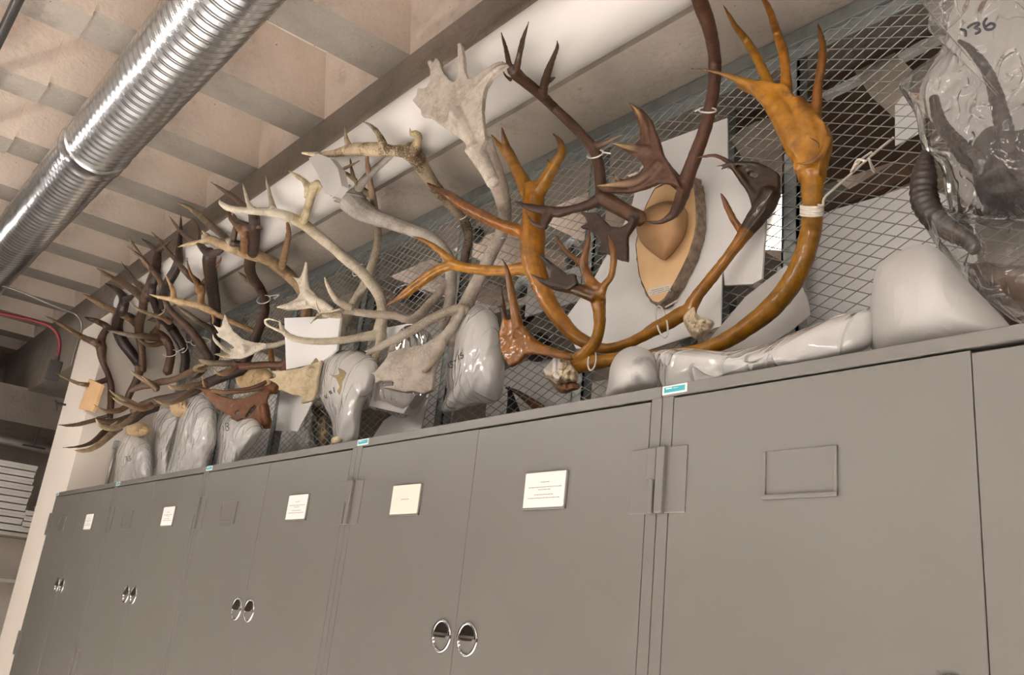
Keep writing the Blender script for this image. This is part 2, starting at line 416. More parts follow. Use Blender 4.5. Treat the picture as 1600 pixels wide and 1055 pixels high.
# ------------------------------------------------------------------ cabinets
W = 1.2945; XB = [.041 - W * i for i in range(6)]
ZT = 2.1285; ZL = 2.104
def cabinet(i, label, left, right, hingeleft):
    x1 = XB[i]; x0 = XB[i + 1]; xm = (x0 + x1) / 2; st = .0305
    t = thing('storage_cabinet', label, 'cabinet', (xm, .3, 0), 'grey steel storage cabinets in a row')
    b = MB().box(x0 + .001, x1 - .001, .022, .60, .02, ZT)
    b.box(x0 + .001, x0 + st, 0, .022, .02, ZL + .001); b.box(x1 - st, x1 - .001, 0, .022, .02, ZL + .001)
    b.box(x0 + st, x1 - st, .004, .022, .02, .10)
    b.link('body', 'paint', t, bevel=.0012)
    MB().box(x0 + .001, x1 - .001, -.003, .03, ZL, ZT + .001).link('top_rail', 'paint', t, bevel=.002)
    gap = .009 if i == 0 else .005
    for sd, (a, b2) in enumerate(((x0 + st + .002, xm - .0008), (xm + .0008, x1 - st - .002))):
        top = ZL - (gap if sd else .004)
        d = MB().box(a, b2, 0, .020, .11, top).link('door', 'paint', t, bevel=.0015)
        hx = xm + (.055 if sd else -.055); hz = 1.564
        # recessed round pull
        m = MB(); n = 36; rings = [(.0415, -.0005), (.0405, -.004), (.0375, -.0048), (.0345, -.003), (.031, .004), (.022, .0085), (.010, .0105)]
        for r, y in rings:
            for q in range(n):
                an = 2 * math.pi * q / n; m.v.append(Vector((hx + math.cos(an) * r, y, hz + math.sin(an) * r)))
        for q in range(len(rings) - 1):
            for j in range(n): m.f.append((q * n + j, q * n + (j + 1) % n, (q + 1) * n + (j + 1) % n, (q + 1) * n + j))
        m.v.append(Vector((hx, .011, hz))); c = len(m.v) - 1
        for j in range(n): m.f.append(((len(rings) - 1) * n + j, (len(rings) - 1) * n + (j + 1) % n, c))
        hd = m.link('handle', 'chrome', d, smooth=True)
        m = MB()                       # folding half-round paddle over the upper half
        out = [(hx + math.cos(math.pi * q / 16) * .0325, hz + .002 + math.sin(math.pi * q / 16) * .032) for q in range(17)] + [(hx - .02, hz - .004), (hx + .02, hz - .004)]
        fr = [Vector((x, -.0035 - .0035 * max(0, 1 - abs(z - hz) / .012), z)) for x, z in out]
        m.prism(fr, [Vector((p.x, .003, p.z)) for p in fr]); m.link('pull_flap', 'chrome', d, bevel=.001)
        # card holder
        kind = right if sd else left
        if kind:
            ox = .352 if sd else .336
            cx = x1 - ox if sd else x0 + ox
            cw, z0, z1 = .0725, 1.879, 1.9645
            m = MB()
            m.box(cx - cw - .004, cx - cw + .003, -.005, .001, z0 - .003, z1); m.box(cx + cw - .003, cx + cw + .004, -.005, .001, z0 - .003, z1)
            m.box(cx - cw - .004, cx + cw + .004, -.006, .001, z0 - .004, z0 + .004)
            m.box(cx - cw - .003, cx + cw + .003, -.0014, .001, z0, z1 + .001)
            hold = m.link('card_holder', 'paint', d, bevel=.0012)
            if kind != 'empty':
                cdo = MB().box(cx - cw, cx + cw, -.0065, -.0008, z0, z1).link('label_card', kind, d, bevel=.002)
                m = MB(); rnd = random.Random(i * 7 + sd)
                rows = [(.0, .3)] if kind == 'cream' else [(.018, .2), (.006, .85), (.0, .3), (-.012, .5), (-.02, .85)]
                for dz, wd in rows:    # small unreadable print
                    x = cx - cw * wd * .9
                    while x < cx + cw * wd * .9:
                        l = rnd.uniform(.003, .009); m.box(x, min(x + l, cx + cw * .92), -.0069, -.0064, (z0 + z1) / 2 + dz - .0009, (z0 + z1) / 2 + dz + .0009); x += l + .002
                m.link('printed_text', 'ink', d)
    def hinge(xh, z0, z1, sides):
        if 'r' in sides:
            m = MB().box(xh + .003, xh + .077, -.003, .001, z0, z1); m.box(xh + .002, xh + .024, -.013, 0, z0, z1)
            m.link('hinge', 'paint', t, bevel=.002)
        if 'l' in sides:
            m = MB().box(xh - .077, xh - .003, -.0022, .001, z0, z1)
            m.box(xh - .026, xh - .002, -.009, 0, z0 + (z1 - z0) * .49, z1); m.box(xh - .016, xh - .004, -.013, 0, z0, z0 + (z1 - z0) * .5)
            m.link('hinge', 'paint', t, bevel=.002)
    for z0, z1 in ((1.856, 1.995), (1.13, 1.269), (.30, .44)):
        hinge(x0, z0, z1, 'r'); hinge(x1, z0, z1, 'l')
    pl = MB().box(x0 + .002, x0 + .070, -.0045, -.0025, ZL + .004, ZT - .001).link('name_plate', 'platewhite', t, bevel=.0005)
    MB().box(x0 + .008, x0 + .064, -.0053, -.0044, ZL + .008, ZT - .005).link('plate_field', 'teal', pl)
    m = MB().box(x0 + .013, x0 + .030, -.0057, -.0052, ZL + .0152, ZL + .0178)
    m.box(x0 + .033, x0 + .047, -.0057, -.0052, ZL + .0155, ZL + .0165)
    m.link('plate_lettering', 'platewhite', pl)
    return t
cabinet(0, 'grey steel cabinet nearest the right edge, empty card holder on its wide left door', 'empty', None, 1)
cabinet(1, 'grey steel cabinet with one cream and one white card, large chrome pulls in view', 'cream', 'card', 1)
cabinet(2, 'grey steel cabinet in the middle of the row, under the pale palmate antlers', 'empty', 'card', 1)
cabinet(3, 'grey steel cabinet second from the white pier, under the plastic bags', 'empty', 'card', 1)
cabinet(4, 'grey steel cabinet standing against the white pier, farthest in the row', 'empty', 'card', 1)
# ------------------------------------------------------------------ wire mesh partition
YM = .63; XP = [1.15, .32, -.52, -1.37, -2.22, -3.06, -3.885, -4.71, -5.55, PX + .03]
ZM0 = ZT + .001; ZM1 = ZB - .004
part = thing('wire_partition', 'grey diamond mesh partition with steel posts behind the antlers', 'partition', (-2.7, YM, ZM0))
for x in XP:
    m = MB().box(x - .028, x + .028, YM + .006, YM + .012, ZM0, ZM1); m.box(x + .020, x + .028, YM + .006, YM + .05, ZM0, ZM1)
    m.box(x - .028, x - .022, YM + .006, YM + .05, ZM0, ZM1)
    m.link('post', 'steel', part)
m = MB().box(PX, 1.2, YM - .006, YM + .04, ZM1 - .05, ZM1); m.box(PX, 1.2, YM + .004, YM + .012, ZM1 - .10, ZM1 - .054)
m.link('top_rail', 'steel', part, bevel=.003)
MB().box(PX, 1.2, YM, YM + .04, ZM0, ZM0 + .035).link('bottom_rail', 'steel', part)
cw, ch = .075, .036
for a, b2 in zip(XP[:-1], XP[1:]):
    x0, x1 = b2, a; z0, z1 = ZM0 + .01, ZM1 - .05; m = MB(); sl = ch / cw
    for sg in (1, -1):
        n0 = int(math.floor(((z0 - sg * sl * (x1 if sg > 0 else x0)) / ch))) - 1
        n1 = int(math.ceil(((z1 - sg * sl * (x0 if sg > 0 else x1)) / ch))) + 1
        for q in range(n0, n1 + 1):    # z = sg*sl*x + q*ch
            pts = []
            for xe in (x0, x1):
                z = sg * sl * xe + q * ch
                if z < z0: xx = (z0 - q * ch) / (sg * sl); z = z0
                elif z > z1: xx = (z1 - q * ch) / (sg * sl); z = z1
                else: xx = xe
                pts.append((xx, z))
            if abs(pts[0][0] - pts[1][0]) < .01 or not (x0 - .001 <= pts[0][0] <= x1 + .001 and x0 - .001 <= pts[1][0] <= x1 + .001): continue
            yy = YM + (.0012 if sg > 0 else -.0012)
            m.tube([(Vector((pts[0][0], yy, pts[0][1])), .00155), (Vector((pts[1][0], yy, pts[1][1])), .00155)], 5, 1)
    m.link('mesh_panel', 'wire', part)
# ------------------------------------------------------------------ overhead duct, pipes
def rings(path_x, y, z, prof, n=40, tilt=.0):
    m = MB(); L = len(path_x)
    for x, r in zip(path_x, prof):
        for q in range(n):
            a = 2 * math.pi * q / n
            m.v.append(Vector((x + tilt * math.cos(a), y + math.cos(a) * r, z + math.sin(a) * r)))
    for i in range(L - 1):
        for q in range(n): m.f.append((i * n + q, i * n + (q + 1) % n, (i + 1) * n + (q + 1) % n, (i + 1) * n + q))
    return m
DY, DZ, DR = -.578, 3.876, .171
xs, pr = [], []; x = 2.9
while x > -13:
    ph = (x / .062) % 1.0
    r = DR + (.0045 * math.exp(-((ph - .3) / .07) ** 2)) + (.0045 * math.exp(-((ph - .62) / .07) ** 2)) - .002 * math.sin(ph * 6.28)
    r += .0022 * noise.noise(Vector((x * 9, 1, 2)))
    xs.append(x); pr.append(r); x -= .0062
duct = thing('ventilation_duct', 'shiny ribbed aluminium duct running under the concrete ceiling', 'duct', (-4, DY, DZ))
dm = rings(xs, DY, DZ, pr, 40, .012)
for v in dm.v:
    v.y += .004 * noise.noise(v * 4.0); v.z += .004 * noise.noise(v * 4.0 + Vector((5, 1, 1)))
dm.link('duct_skin', 'duct', duct, smooth=True)
xj = at(118, 352, DY).x - .05
rings([xj + .09, xj + .088, xj + .07, xj + .066, xj - .05, xj - .055, xj - .06], DY, DZ, [DR - .01, DR + .010, DR + .012, DR + .009, DR + .009, DR + .012, DR - .01]).link('slip_collar', 'duct', duct, smooth=True)
m = MB().tube([(Vector((3, -1.18, 4.06)), .024), (Vector((-15, -1.18, 4.06)), .024)], 16, 1)
tag(m.link('overhead_pipe', 'blackpipe', smooth=True), 'black pipe crossing the top left corner under the ceiling', 'pipe')
# big jacketed pipe in front of the beam
xs = [3.0 - .03 * i for i in range(400)]; xs = [x for x in xs if x > -6.56]
jm = rings(xs, .200, 3.520, [.1335] * len(xs), 48)
for v in jm.v:
    s = noise.noise(Vector((v.x * 1.6, v.z * 2, 3.0))) * .008 + noise.noise(Vector((v.x * 5, v.z * 6, 9.0))) * .003
    v.y -= s; v.z -= s * .9
j = jm.link('insulated_pipe', 'jacket', smooth=True)
tag(j, 'fat pipe in a smooth white jacket along the concrete beam', 'pipe')
# conduits at the far left
def pipe_px(name, pts, Y, r, mat, label, cat='pipe', n=10):
    q = [(at(p[0], p[1], p[2] if len(p) > 2 else Y), r) for p in pts]
    return tag(MB().tube(q, n, 8).link(name, mat, smooth=True), label, cat)
def pipe_x(name, pts, X, r, mat, label, cat='pipe', n=10):
    q = [(at_x(p[0], p[1], p[2] if len(p) > 2 else X), r) for p in pts]
    return tag(MB().tube(q, n, 8).link(name, mat, smooth=True), label, cat)
pipe_x('conduit', [(-60, 430), (-20, 441), (12, 449), (40, 459), (70, 472), (100, 484), (116, 490), (125, 499), (128, 510), (127, 520), (120, 540), (112, 570)], -7.75, .008, 'conduit', 'thin bare steel conduit bending down beside the white pier', 'pipe')
pipe_x('conduit', [(-80, 472), (-40, 480), (0, 489), (30, 496), (60, 503), (78, 510), (88, 520), (93, 534), (92, 550), (88, 566)], -8.3, .015, 'redpipe', 'red painted conduit bending down to a dark junction box', 'pipe')
c0 = at_x(84, 580, -8.3)
bx = thing('junction_box', 'dark square junction box under the red conduit', 'electrical box', c0)
MB().box(c0.x - .03, c0.x + .03, c0.y - .05, c0.y + .05, c0.z - .08, c0.z + .09).link('box_body', 'darkbox', bx, bevel=.008)
m = MB().tube([(c0 + Vector((0, 0, .09)), .02), (c0 + Vector((0, 0, .13)), .02)], 12, 1); m.link('conduit_fitting', 'darkbox', bx)
pipe_x('conduit', [(-60, 672), (0, 686), (40, 695), (82, 705)], -9.6, .045, 'conduit', 'grey pipe running below the far concrete cross beam', 'pipe', 14)
q = at_x(55, 690, -9.5)
tag(MB().box(q.x - .02, q.x + .02, q.y - .10, q.y + .10, q.z - .06, q.z - .045).box(q.x - .01, q.x + .01, q.y - .006, q.y + .006, q.z - .05, q.z + .14).link('pipe_hanger', 'black', bevel=.005), 'black bracket carrying the grey pipe below the cross beam', 'bracket')
# conduit and box on the pier's shaded side
p0 = at_x(168, 752, PX + .018); p1 = at_x(182, 698, PX + .018)
cn = thing('wall_conduit', 'short steel conduit with a tapered box on the shaded side of the pier', 'conduit', (p0.x, p0.y, ZT))
MB().tube([(Vector((PX + .02, p0.y, ZT + .02)), .014), (Vector((PX + .02, p0.y, p1.z)), .011)], 10, 1).link('pipe', 'conduit', cn, smooth=True)
MB().box(PX + .002, PX + .045, p0.y - .05, p0.y + .05, ZT + .001, ZT + .11).link('box', 'paint', cn, bevel=.012)
MB().box(PX + .002, PX + .03, p0.y - .02, p0.y + .02, p1.z - .02, p1.z + .04).link('strap', 'steel', cn, bevel=.006)
q = at(100, 632, .07)
hk = MB().tube([(q + Vector((0, .02, 0)), .008), (q + Vector((-.01, -.04, .0)), .008), (q + Vector((.03, -.07, .01)), .007), (q + Vector((.07, -.06, -.03)), .006), (q + Vector((.07, -.05, -.07)), .005)], 8, 5)
tag(hk.link('wall_hook', 'black', smooth=True), 'small black hook on the edge of the white pier', 'hook')
# ------------------------------------------------------------------ bags, foam
def resample(out, n):
    P = [Vector((u, v, 0)) for u, v in out]; P.append(P[0]); d = [0]
    for a, b in zip(P[:-1], P[1:]): d.append(d[-1] + (b - a).length)
    r = []; j = 0
    for i in range(n):
        t = d[-1] * i / n
        while d[j + 1] < t: j += 1
        r.append(P[j].lerp(P[j + 1], (t - d[j]) / max(1e-9, d[j + 1] - d[j])))
    return r
def rounded(out):
    n = len(out); P = [Vector((u, v, 0)) for u, v in out]; r = []
    for i in range(n):
        a, b, c, d = P[i - 1], P[i], P[(i + 1) % n], P[(i + 2) % n]
        for k in range(4):
            t = k / 4
            q = .5 * ((2 * b) + (c - a) * t + (2 * a - 5 * b + 4 * c - d) * t * t + (3 * b - a - 3 * c + d) * t ** 3)
            r.append((q.x, q.y))
    return r
def pillow(out, cen, Y, T, crum=.0055, n=110, K=18, back=.35, seed=0, lean=None, freq=6.0, zmin=None):
    """a stuffed bag: an outline, rounded to thickness T towards the aisle and creased"""
    R = resample(rounded(out), n); C0 = Vector((cen[0], cen[1], 0)); m = MB()
    def Yf(v): return Y if lean is None else lean(v)
    for side in (1, -1):
        for k in range(1, K + 1):
            s = k / K
            for r in R:
                p2 = C0.lerp(r, s)
                h = T * (1 - s ** 2.6) ** .62
                q = at(p2.x, p2.y, Yf(p2.y)); w = q * freq + Vector((seed * 3.1, 0, seed))
                rid = 1 - abs(noise.noise(w)) * 2; rid2 = 1 - abs(noise.noise(w * 2.7 + Vector((4, 4, 4)))) * 2
                h += crum * (rid * 1.1 + rid2 * .7) * (1 - s ** 6) * (1 if side == 1 else .3)
                y = Yf(p2.y) - (h if side == 1 else -h * back)
                pt = at(p2.x, p2.y, y)
                if zmin is not None and pt.z < zmin: pt.z = zmin
                m.v.append(pt)
    N = n * K
    cf = len(m.v); yy = Yf(C0.y); m.v.append(at(C0.x, C0.y, yy - T)); m.v.append(at(C0.x, C0.y, yy + T * back))
    if zmin is not None:
        for p in m.v[-2:]: p.z = max(p.z, zmin)
    for si, o in ((0, 0), (1, N)):
        for j in range(n):
            m.f.append((cf + si, o + j, o + (j + 1) % n))
            for k in range(K - 1):
                m.f.append((o + k * n + j, o + k * n + (j + 1) % n, o + (k + 1) * n + (j + 1) % n, o + (k + 1) * n + j))
    for j in range(n):
        m.f.append(((K - 1) * n + j, (K - 1) * n + (j + 1) % n, N + (K - 1) * n + (j + 1) % n, N + (K - 1) * n + j))
    return m
ZC = ZT + .0015
def bag(name, label, cat, out, cen, Y, T, mat, group=None, soft=1, **kw):
    m = pillow(out, cen, Y, T, **kw)
    o = m.link(name, mat, smooth=True); tag(o, label, cat, group)
    md = o.modifiers.new('soften', 'SMOOTH'); md.factor = .5; md.iterations = soft
    return o
BV = {}
def surf(o, u, v):
    if o.name not in BV:
        me = o.data; off = o.location
        BV[o.name] = BVHTree.FromPolygons([v_.co + off for v_ in me.vertices], [tuple(p.vertices) for p in me.polygons])
    d = ray(u, v).normalized(); h = BV[o.name].ray_cast(CAM, d)
    return (h[0] - d * .0025) if h[0] is not None else None
def writing(o, strokes, r=.0021, mat='marker'):
    m = MB()
    for st in strokes:
        pts = [surf(o, u, v) for u, v in st]; pts = [p for p in pts if p is not None]
        if len(pts) > 1: m.tube([(p, r) for p in pts], 5, 3)
    if m.v: m.link('handwriting', mat, o, smooth=True)
def sheet(name, label, cat, out, Y, t, mat, group=None, Yf=None, wav=.004, bevel=.0):
    """a foam or plastic sheet of real thickness"""
    m = MB(); R = resample(out, max(24, len(out) * 6)) if False else [Vector((u, v, 0)) for u, v in out]
    f = Yf or (lambda u, v: Y)
    fr = [at(p.x, p.y, f(p.x, p.y)) for p in R]; bk = [p + Vector((0, t, 0)) for p in fr]
    m.prism(fr, bk)
    return tag(m.link(name, mat, bevel=.0015), label, cat, group)
z = Zm(160, 580, 5.714)
b = bag('specimen_bag', 'milky plastic bag marked 73, nearest the white pier', 'bag', z((90, 1040), (100, 900), (110, 720), (160, 600), (240, 520), (330, 540), (400, 590), (440, 700), (445, 900), (430, 1040), (300, 1075), (180, 1080)), z((270, 800))[0], .36, .10, 'bag', 'bagged skulls on the cabinet tops', seed=1, zmin=ZC)
writing(b, [z((200, 770), (215, 762), (212, 800)), z((228, 765), (250, 760), (240, 780), (255, 788), (245, 802), (228, 800))])
bag('specimen_bag', 'narrow cloudy plastic bag tucked between bag 73 and the largest clear bag', 'bag', z((435, 1060), (445, 860), (440, 600), (455, 420), (490, 330), (600, 330), (690, 400), (650, 560), (610, 720), (575, 1060)), z((530, 700))[0], .44, .08, 'bag', 'bagged skulls on the cabinet tops', seed=2, zmin=ZC)
bag('specimen_bag', 'tall shiny clear bag, the largest one, leaning under the brown antlers', 'bag', z((545, 1050), (580, 860), (630, 660), (680, 450), (740, 300), (840, 200), (930, 230), (1010, 330), (1020, 480), (1015, 650), (960, 780), (870, 1000)), z((790, 640))[0], .37, .10, 'bag', 'bagged skulls on the cabinet tops', seed=3, crum=.008, zmin=ZC)
b = bag('specimen_bag', 'milky bag marked B, below the brown holed palm antler', 'bag', z((1005, 960), (1020, 700), (1030, 480), (1080, 380), (1200, 360), (1350, 400), (1430, 510), (1400, 600), (1330, 700), (1230, 800), (1150, 950)), z((1150, 640))[0], .42, .10, 'bag', 'bagged skulls on the cabinet tops', seed=4, zmin=ZC)
writing(b, [z((1075, 490), (1085, 530)), z((1100, 465), (1105, 530), (1130, 520), (1125, 500), (1105, 495), (1128, 485), (1120, 465), (1100, 468))])
z = Zm(380, 560, 6.595)
b = bag('specimen_bag', 'milky bag marked 81, upright behind the small mottled tan palm', 'bag', z((800, 30), (900, -60), (1100, -90), (1290, -40), (1390, 60), (1340, 300), (1240, 480), (1190, 800), (1120, 900), (1020, 960), (960, 960), (925, 780), (905, 640), (830, 480), (770, 320)), z((1050, 380))[0], .45, .10, 'bag', 'bagged skulls on the cabinet tops', seed=5, zmin=ZC)
writing(b, [z((840, 380), (850, 410), (860, 372)), z((905, 335), (885, 345), (900, 365), (912, 352), (890, 340)), z((932, 300), (940, 350))])
sheet('foam_sheet', 'white foam sheet with an open bubble wrap pouch under the cream palm', 'foam', z((380, 330), (440, 250), (620, 260), (720, 400), (705, 470), (560, 752), (330, 745)), .58, .006, 'sheetfoam')
pk = tag(MB().tube([(at(*z((945, 850))[0], .40), .018), (at(*z((985, 840))[0], .37), .016)], 14, 2).link('bone_knob', 'bone', smooth=True), 'small tan bone knob poking out below bag 81', 'bone')
z = Zm(380, 460, 3.556)
bag('specimen_bag', 'clear bag around a block of white foam, under the big pale grey palm', 'bag', z((685, 640), (705, 500), (750, 400), (800, 290), (900, 175), (1000, 190), (1060, 260), (1055, 450), (1000, 600), (900, 690), (800, 660), (720, 640)), z((860, 440))[0], .50, .08, 'clearbag', 'bagged skulls on the cabinet tops', seed=6, zmin=ZC, crum=.008)
sheet('foam_sheet', 'white foam sheet hanging below the foam block in its clear bag', 'foam', z((715, 800), (780, 700), (1000, 560), (1035, 540), (985, 760)), .585, .006, 'sheetfoam')
m = MB(); f = at(*z((720, 640))[0], .50)
blk = sheet('foam_block', 'thick white foam block folded inside the clear bag', 'foam', z((735, 500), (830, 540), (960, 555), (890, 665), (700, 620)), .44, .06, 'foam')
b = bag('specimen_bag', 'large hanging milky bag marked 13, between the grey and the orange antlers', 'bag', z((1110, 655), (1130, 540), (1118, 450), (1145, 300), (1170, 150), (1250, 60), (1350, 60), (1420, 150), (1445, 300), (1452, 450), (1420, 590), (1300, 615)), z((1280, 350))[0], .52, .13, 'bag', 'bagged skulls on the cabinet tops', seed=7, crum=.007, n=140, K=24)
writing(b, [z((1146, 378), (1158, 372), (1152, 388), (1165, 392), (1158, 408), (1148, 405)), z((1140, 385), (1145, 410)), z((1170, 372), (1182, 366)), z((1195, 335), (1200, 365)), z((1212, 322), (1205, 340), (1222, 338), (1218, 356), (1206, 354))], .0018)
sheet('foam_sheet', 'white foam sheet standing behind the two long cream tines', 'foam', [(444, 497), (532, 493), (526, 546), (519, 552), (503, 566), (447, 578)], .40, .012, 'sheetfoam')
sheet('foam_sheet', 'small white foam piece behind the grey brow tine', 'foam', [(603, 512), (642, 505), (655, 520), (640, 560), (607, 545)], .56, .01, 'sheetfoam')
# sheets around the plaque
sheet('foam_sheet', 'large white foam sheet hanging behind the wooden plaque', 'foam', [(1034, 222), (1136, 184), (1137, 300), (1128, 430), (1126, 510), (1010, 548), (900, 545), (878, 505), (925, 440), (985, 330), (1000, 262)], .607, .006, 'sheetfoam')
sheet('foam_sheet', 'stiff white foam board right of the plaque, bent at its lower edge', 'foam', [(1131, 265), (1150, 262), (1197, 300), (1196, 345), (1190, 436), (1176, 444), (1132, 446), (1124, 330)], .60, .010, 'sheetfoam')
sheet('foam_sheet', 'thin see-through foam sheet slanting behind the right orange beam', 'foam', [(1095, 545), (1165, 463), (1228, 414), (1250, 440), (1263, 472), (1266, 492), (1235, 517), (1170, 560), (1100, 590)], .60, .004, 'foamthin')
sheet('foam_sheet', 'wide white foam sheet behind the mesh beside the bagged horns', 'foam', [(1278, 340), (1300, 328), (1370, 308), (1440, 283), (1520, 330), (1530, 430), (1370, 520), (1262, 530), (1258, 440)], .74, .006, 'sheetfoam')
sheet('foam_sheet', 'white foam square behind the mesh at the left of the bagged horns', 'foam', [(1398, 165), (1410, 150), (1440, 160), (1442, 205), (1398, 228)], .72, .005, 'sheetfoam')
sheet('foam_padding', 'white foam padding wrapped on the tip of the grey palm antler', 'foam', [(482, 247), (497, 240), (516, 247), (528, 263), (534, 290), (522, 306), (508, 302), (500, 280)], -.01, .035, 'foam')
GW = 'white plastic heaps behind the mesh'
for lb, out, Y in [('white plastic heap low behind the mesh, under the left orange palm', [(765, 662), (772, 600), (800, 572), (850, 560), (880, 575), (868, 610), (900, 630), (960, 590), (968, 640), (880, 660)], .90),
        ('white plastic heap low behind the mesh, between the foam sheet and bag 81', [(398, 735), (410, 640), (440, 600), (492, 590), (512, 640), (488, 660), (486, 725)], .84),
        ('white plastic heap behind the mesh post, left of the bag marked 13', [(640, 680), (650, 590), (672, 550), (705, 560), (704, 670)], .88)]:
    cxy = (sum(p[0] for p in out) / len(out), sum(p[1] for p in out) / len(out))
    bag('plastic_heap', lb, 'plastic', out, cxy, Y, .04, 'sheetfoam', GW, seed=70 + len(out), crum=.012)
# long wrapped pieces on the near cabinets
z = Zm(940, 480, 3.81)
bag('wrapped_specimen', 'rounded white foam wrapped lump with two grey smudges, on the cabinet edge', 'wrapped specimen', z((15, 540), (30, 470), (45, 350), (90, 270), (170, 225), (260, 235), (320, 290), (340, 400), (330, 490), (200, 545), (100, 560)), z((180, 390))[0], .12, .10, 'foam', seed=8, crum=.006, zmin=ZC, soft=25, freq=5.0)
lump = bpy.data.objects[[o.name for o in bpy.data.objects if o.get('label', '').startswith('rounded white foam wrapped lump')][0]]
M['smudged'] = film('smudged_foam', '#d0ccc9', .97, .5, 9.0, .10, .3)
nt = M['smudged'].node_tree; b_ = nt.nodes['Principled BSDF']; co_ = coords(nt); prev = rgb(nt, lin('#d0ccc9'))
for (u_, v_), rad in ((z((228, 312))[0], .017), (z((200, 425))[0], .014)):
    p_ = surf(lump, u_, v_) - lump.location
    vm = nt.nodes.new('ShaderNodeVectorMath'); vm.operation = 'DISTANCE'; vm.inputs[1].default_value = (p_.x, p_.y * .15, p_.z)
    mp_ = nt.nodes.new('ShaderNodeMapping'); mp_.inputs['Scale'].default_value = (1, .15, 1); nt.links.new(co_, mp_.inputs['Vector']); nt.links.new(mp_.outputs[0], vm.inputs[0])
    nz = nd(nt, 'ShaderNodeTexNoise', Scale=70.0, Detail=4.0); nt.links.new(co_, nz.inputs['Vector'])
    ad_ = nt.nodes.new('ShaderNodeMath'); ad_.operation = 'MULTIPLY_ADD'; ad_.inputs[1].default_value = .03; nt.links.new(nz.outputs['Fac'], ad_.inputs[0]); nt.links.new(vm.outputs['Value'], ad_.inputs[2])
    prev = mulcol(nt, prev, ramp(nt, ad_.outputs[0], [(.016, (.34, .35, .38, 1)), (rad + .018, (1, 1, 1, 1))]))
nt.links.new(prev, b_.inputs['Base Color'])
lump.data.materials.clear(); lump.data.materials.append(M['smudged'])
b = bag('wrapped_specimen', 'long bundle in shiny creased plastic lying along the cabinet edge', 'wrapped specimen', z((280, 300), (340, 260), (420, 250), (540, 245), (700, 262), (830, 250), (1000, 215), (1150, 150), (1300, 90), (1420, 40), (1560, 15), (1625, 40), (1630, 200), (1500, 290), (1200, 360), (900, 420), (600, 480), (330, 530)), z((900, 330))[0], .13, .08, 'wrap', seed=9, crum=.010, n=200, zmin=ZC, freq=6.0)
bag('wrapped_specimen', 'big white foam covered hump on the nearest cabinet, below the bagged horns', 'wrapped specimen', [(1351, 548), (1357, 440), (1362, 412), (1376, 398), (1435, 372), (1458, 376), (1480, 390), (1490, 405), (1520, 440), (1583, 505), (1600, 540), (1500, 560), (1400, 570)], (1450, 480), .17, .13, 'foam', seed=10, crum=.010, freq=3.0, zmin=ZC, soft=40)
# bagged horns at the right
hs = thing('horned_skull', 'dark skull with two slender ringed black horns inside the clear bag', 'horns', at(1565, 420, .40))
def hornpart(name, pts, Y, mat='horn', ridge=0):
    q = [(at(p[0], p[1], Y + (p[3] if len(p) > 3 else 0)), 0) for p in pts]
    q = [(a, px(a, p[2])) for (a, _), p in zip(q, pts)]
    f = catmull(q, 8)
    if ridge: f = [(p, r * (1 + ridge * (math.sin(i * 1.9) > 0.2))) for i, (p, r) in enumerate(f)]
    return MB().tube(f, 14, 1)
hornpart('horn', [(1459, 152, 7), (1465, 180, 9), (1474, 200, 10), (1486, 215, 11), (1501, 232, 13), (1516, 248, 16), (1540, 262, 18)], .36, 'horn', .09).link('horn', 'horn', hs, smooth=True)
hornpart('horn', [(1498, 64, 3), (1512, 73, 5), (1526, 88, 7), (1541, 109, 8), (1550, 130, 9), (1557, 152, 11), (1564, 180, 12), (1572, 210, 13), (1580, 240, 14)], .34, 'horn', .09).link('horn', 'horn', hs, smooth=True)
pillow([(1518, 235), (1535, 205), (1556, 196), (1590, 205), (1630, 190), (1650, 250), (1640, 330), (1600, 350), (1550, 335), (1525, 300)], (1580, 270), .42, .09, .008, n=60, K=10, seed=20, freq=16).link('hairy_skull', 'hide', hs, smooth=True)
pillow([(1610, 200), (1660, 180), (1700, 260), (1680, 330), (1620, 310)], (1650, 260), .46, .07, .006, n=50, K=8, seed=21).link('ear_tuft', 'hide', hs, smooth=True)
h2 = thing('curved_horn', 'thick glossy black curved horn half out of the clear bag', 'horn', at(1443, 330, .30))
hornpart('horn', [(1443, 236, 4), (1446, 250, 12), (1444, 272, 18), (1443, 300, 20), (1448, 322, 20), (1463, 345, 18), (1488, 362, 16), (1512, 376, 13), (1525, 392, 9)], .30, 'horn', .07).link('horn_body', 'horn', h2, smooth=True)
ub = bag('plastic_bag', 'big crumpled clear bag marked 36 around the horned skull', 'bag', [(1440, -30), (1447, 8), (1452, 25), (1447, 45), (1470, 60), (1468, 80), (1440, 100), (1405, 128), (1412, 150), (1430, 180), (1436, 215), (1445, 240), (1470, 262), (1480, 320), (1500, 350), (1560, 345), (1640, 350), (1740, 300), (1740, -30)], (1580, 170), .36, .16, 'clearbag', seed=11, crum=.016, n=170, K=28, freq=8.0)
pillow([(1474, 70), (1490, 10), (1540, -25), (1740, -30), (1740, 330), (1600, 345), (1540, 335), (1495, 300), (1478, 220), (1440, 170), (1440, 130)], (1590, 150), .52, .05, .012, n=80, K=14, back=.5, seed=50, freq=10).link('inner_padding', 'foam', ub, smooth=True)
z = Zm(1380, 0, 6.595)
writing(ub, [z((800, 300), (845, 320), (850, 370)), z((870, 285), (920, 250), (975, 236), (985, 256), (940, 285), (985, 300), (992, 328), (950, 348)), z((1065, 190), (1035, 240), (1060, 300), (1120, 300), (1150, 265), (1110, 240), (1060, 270))], .0028)
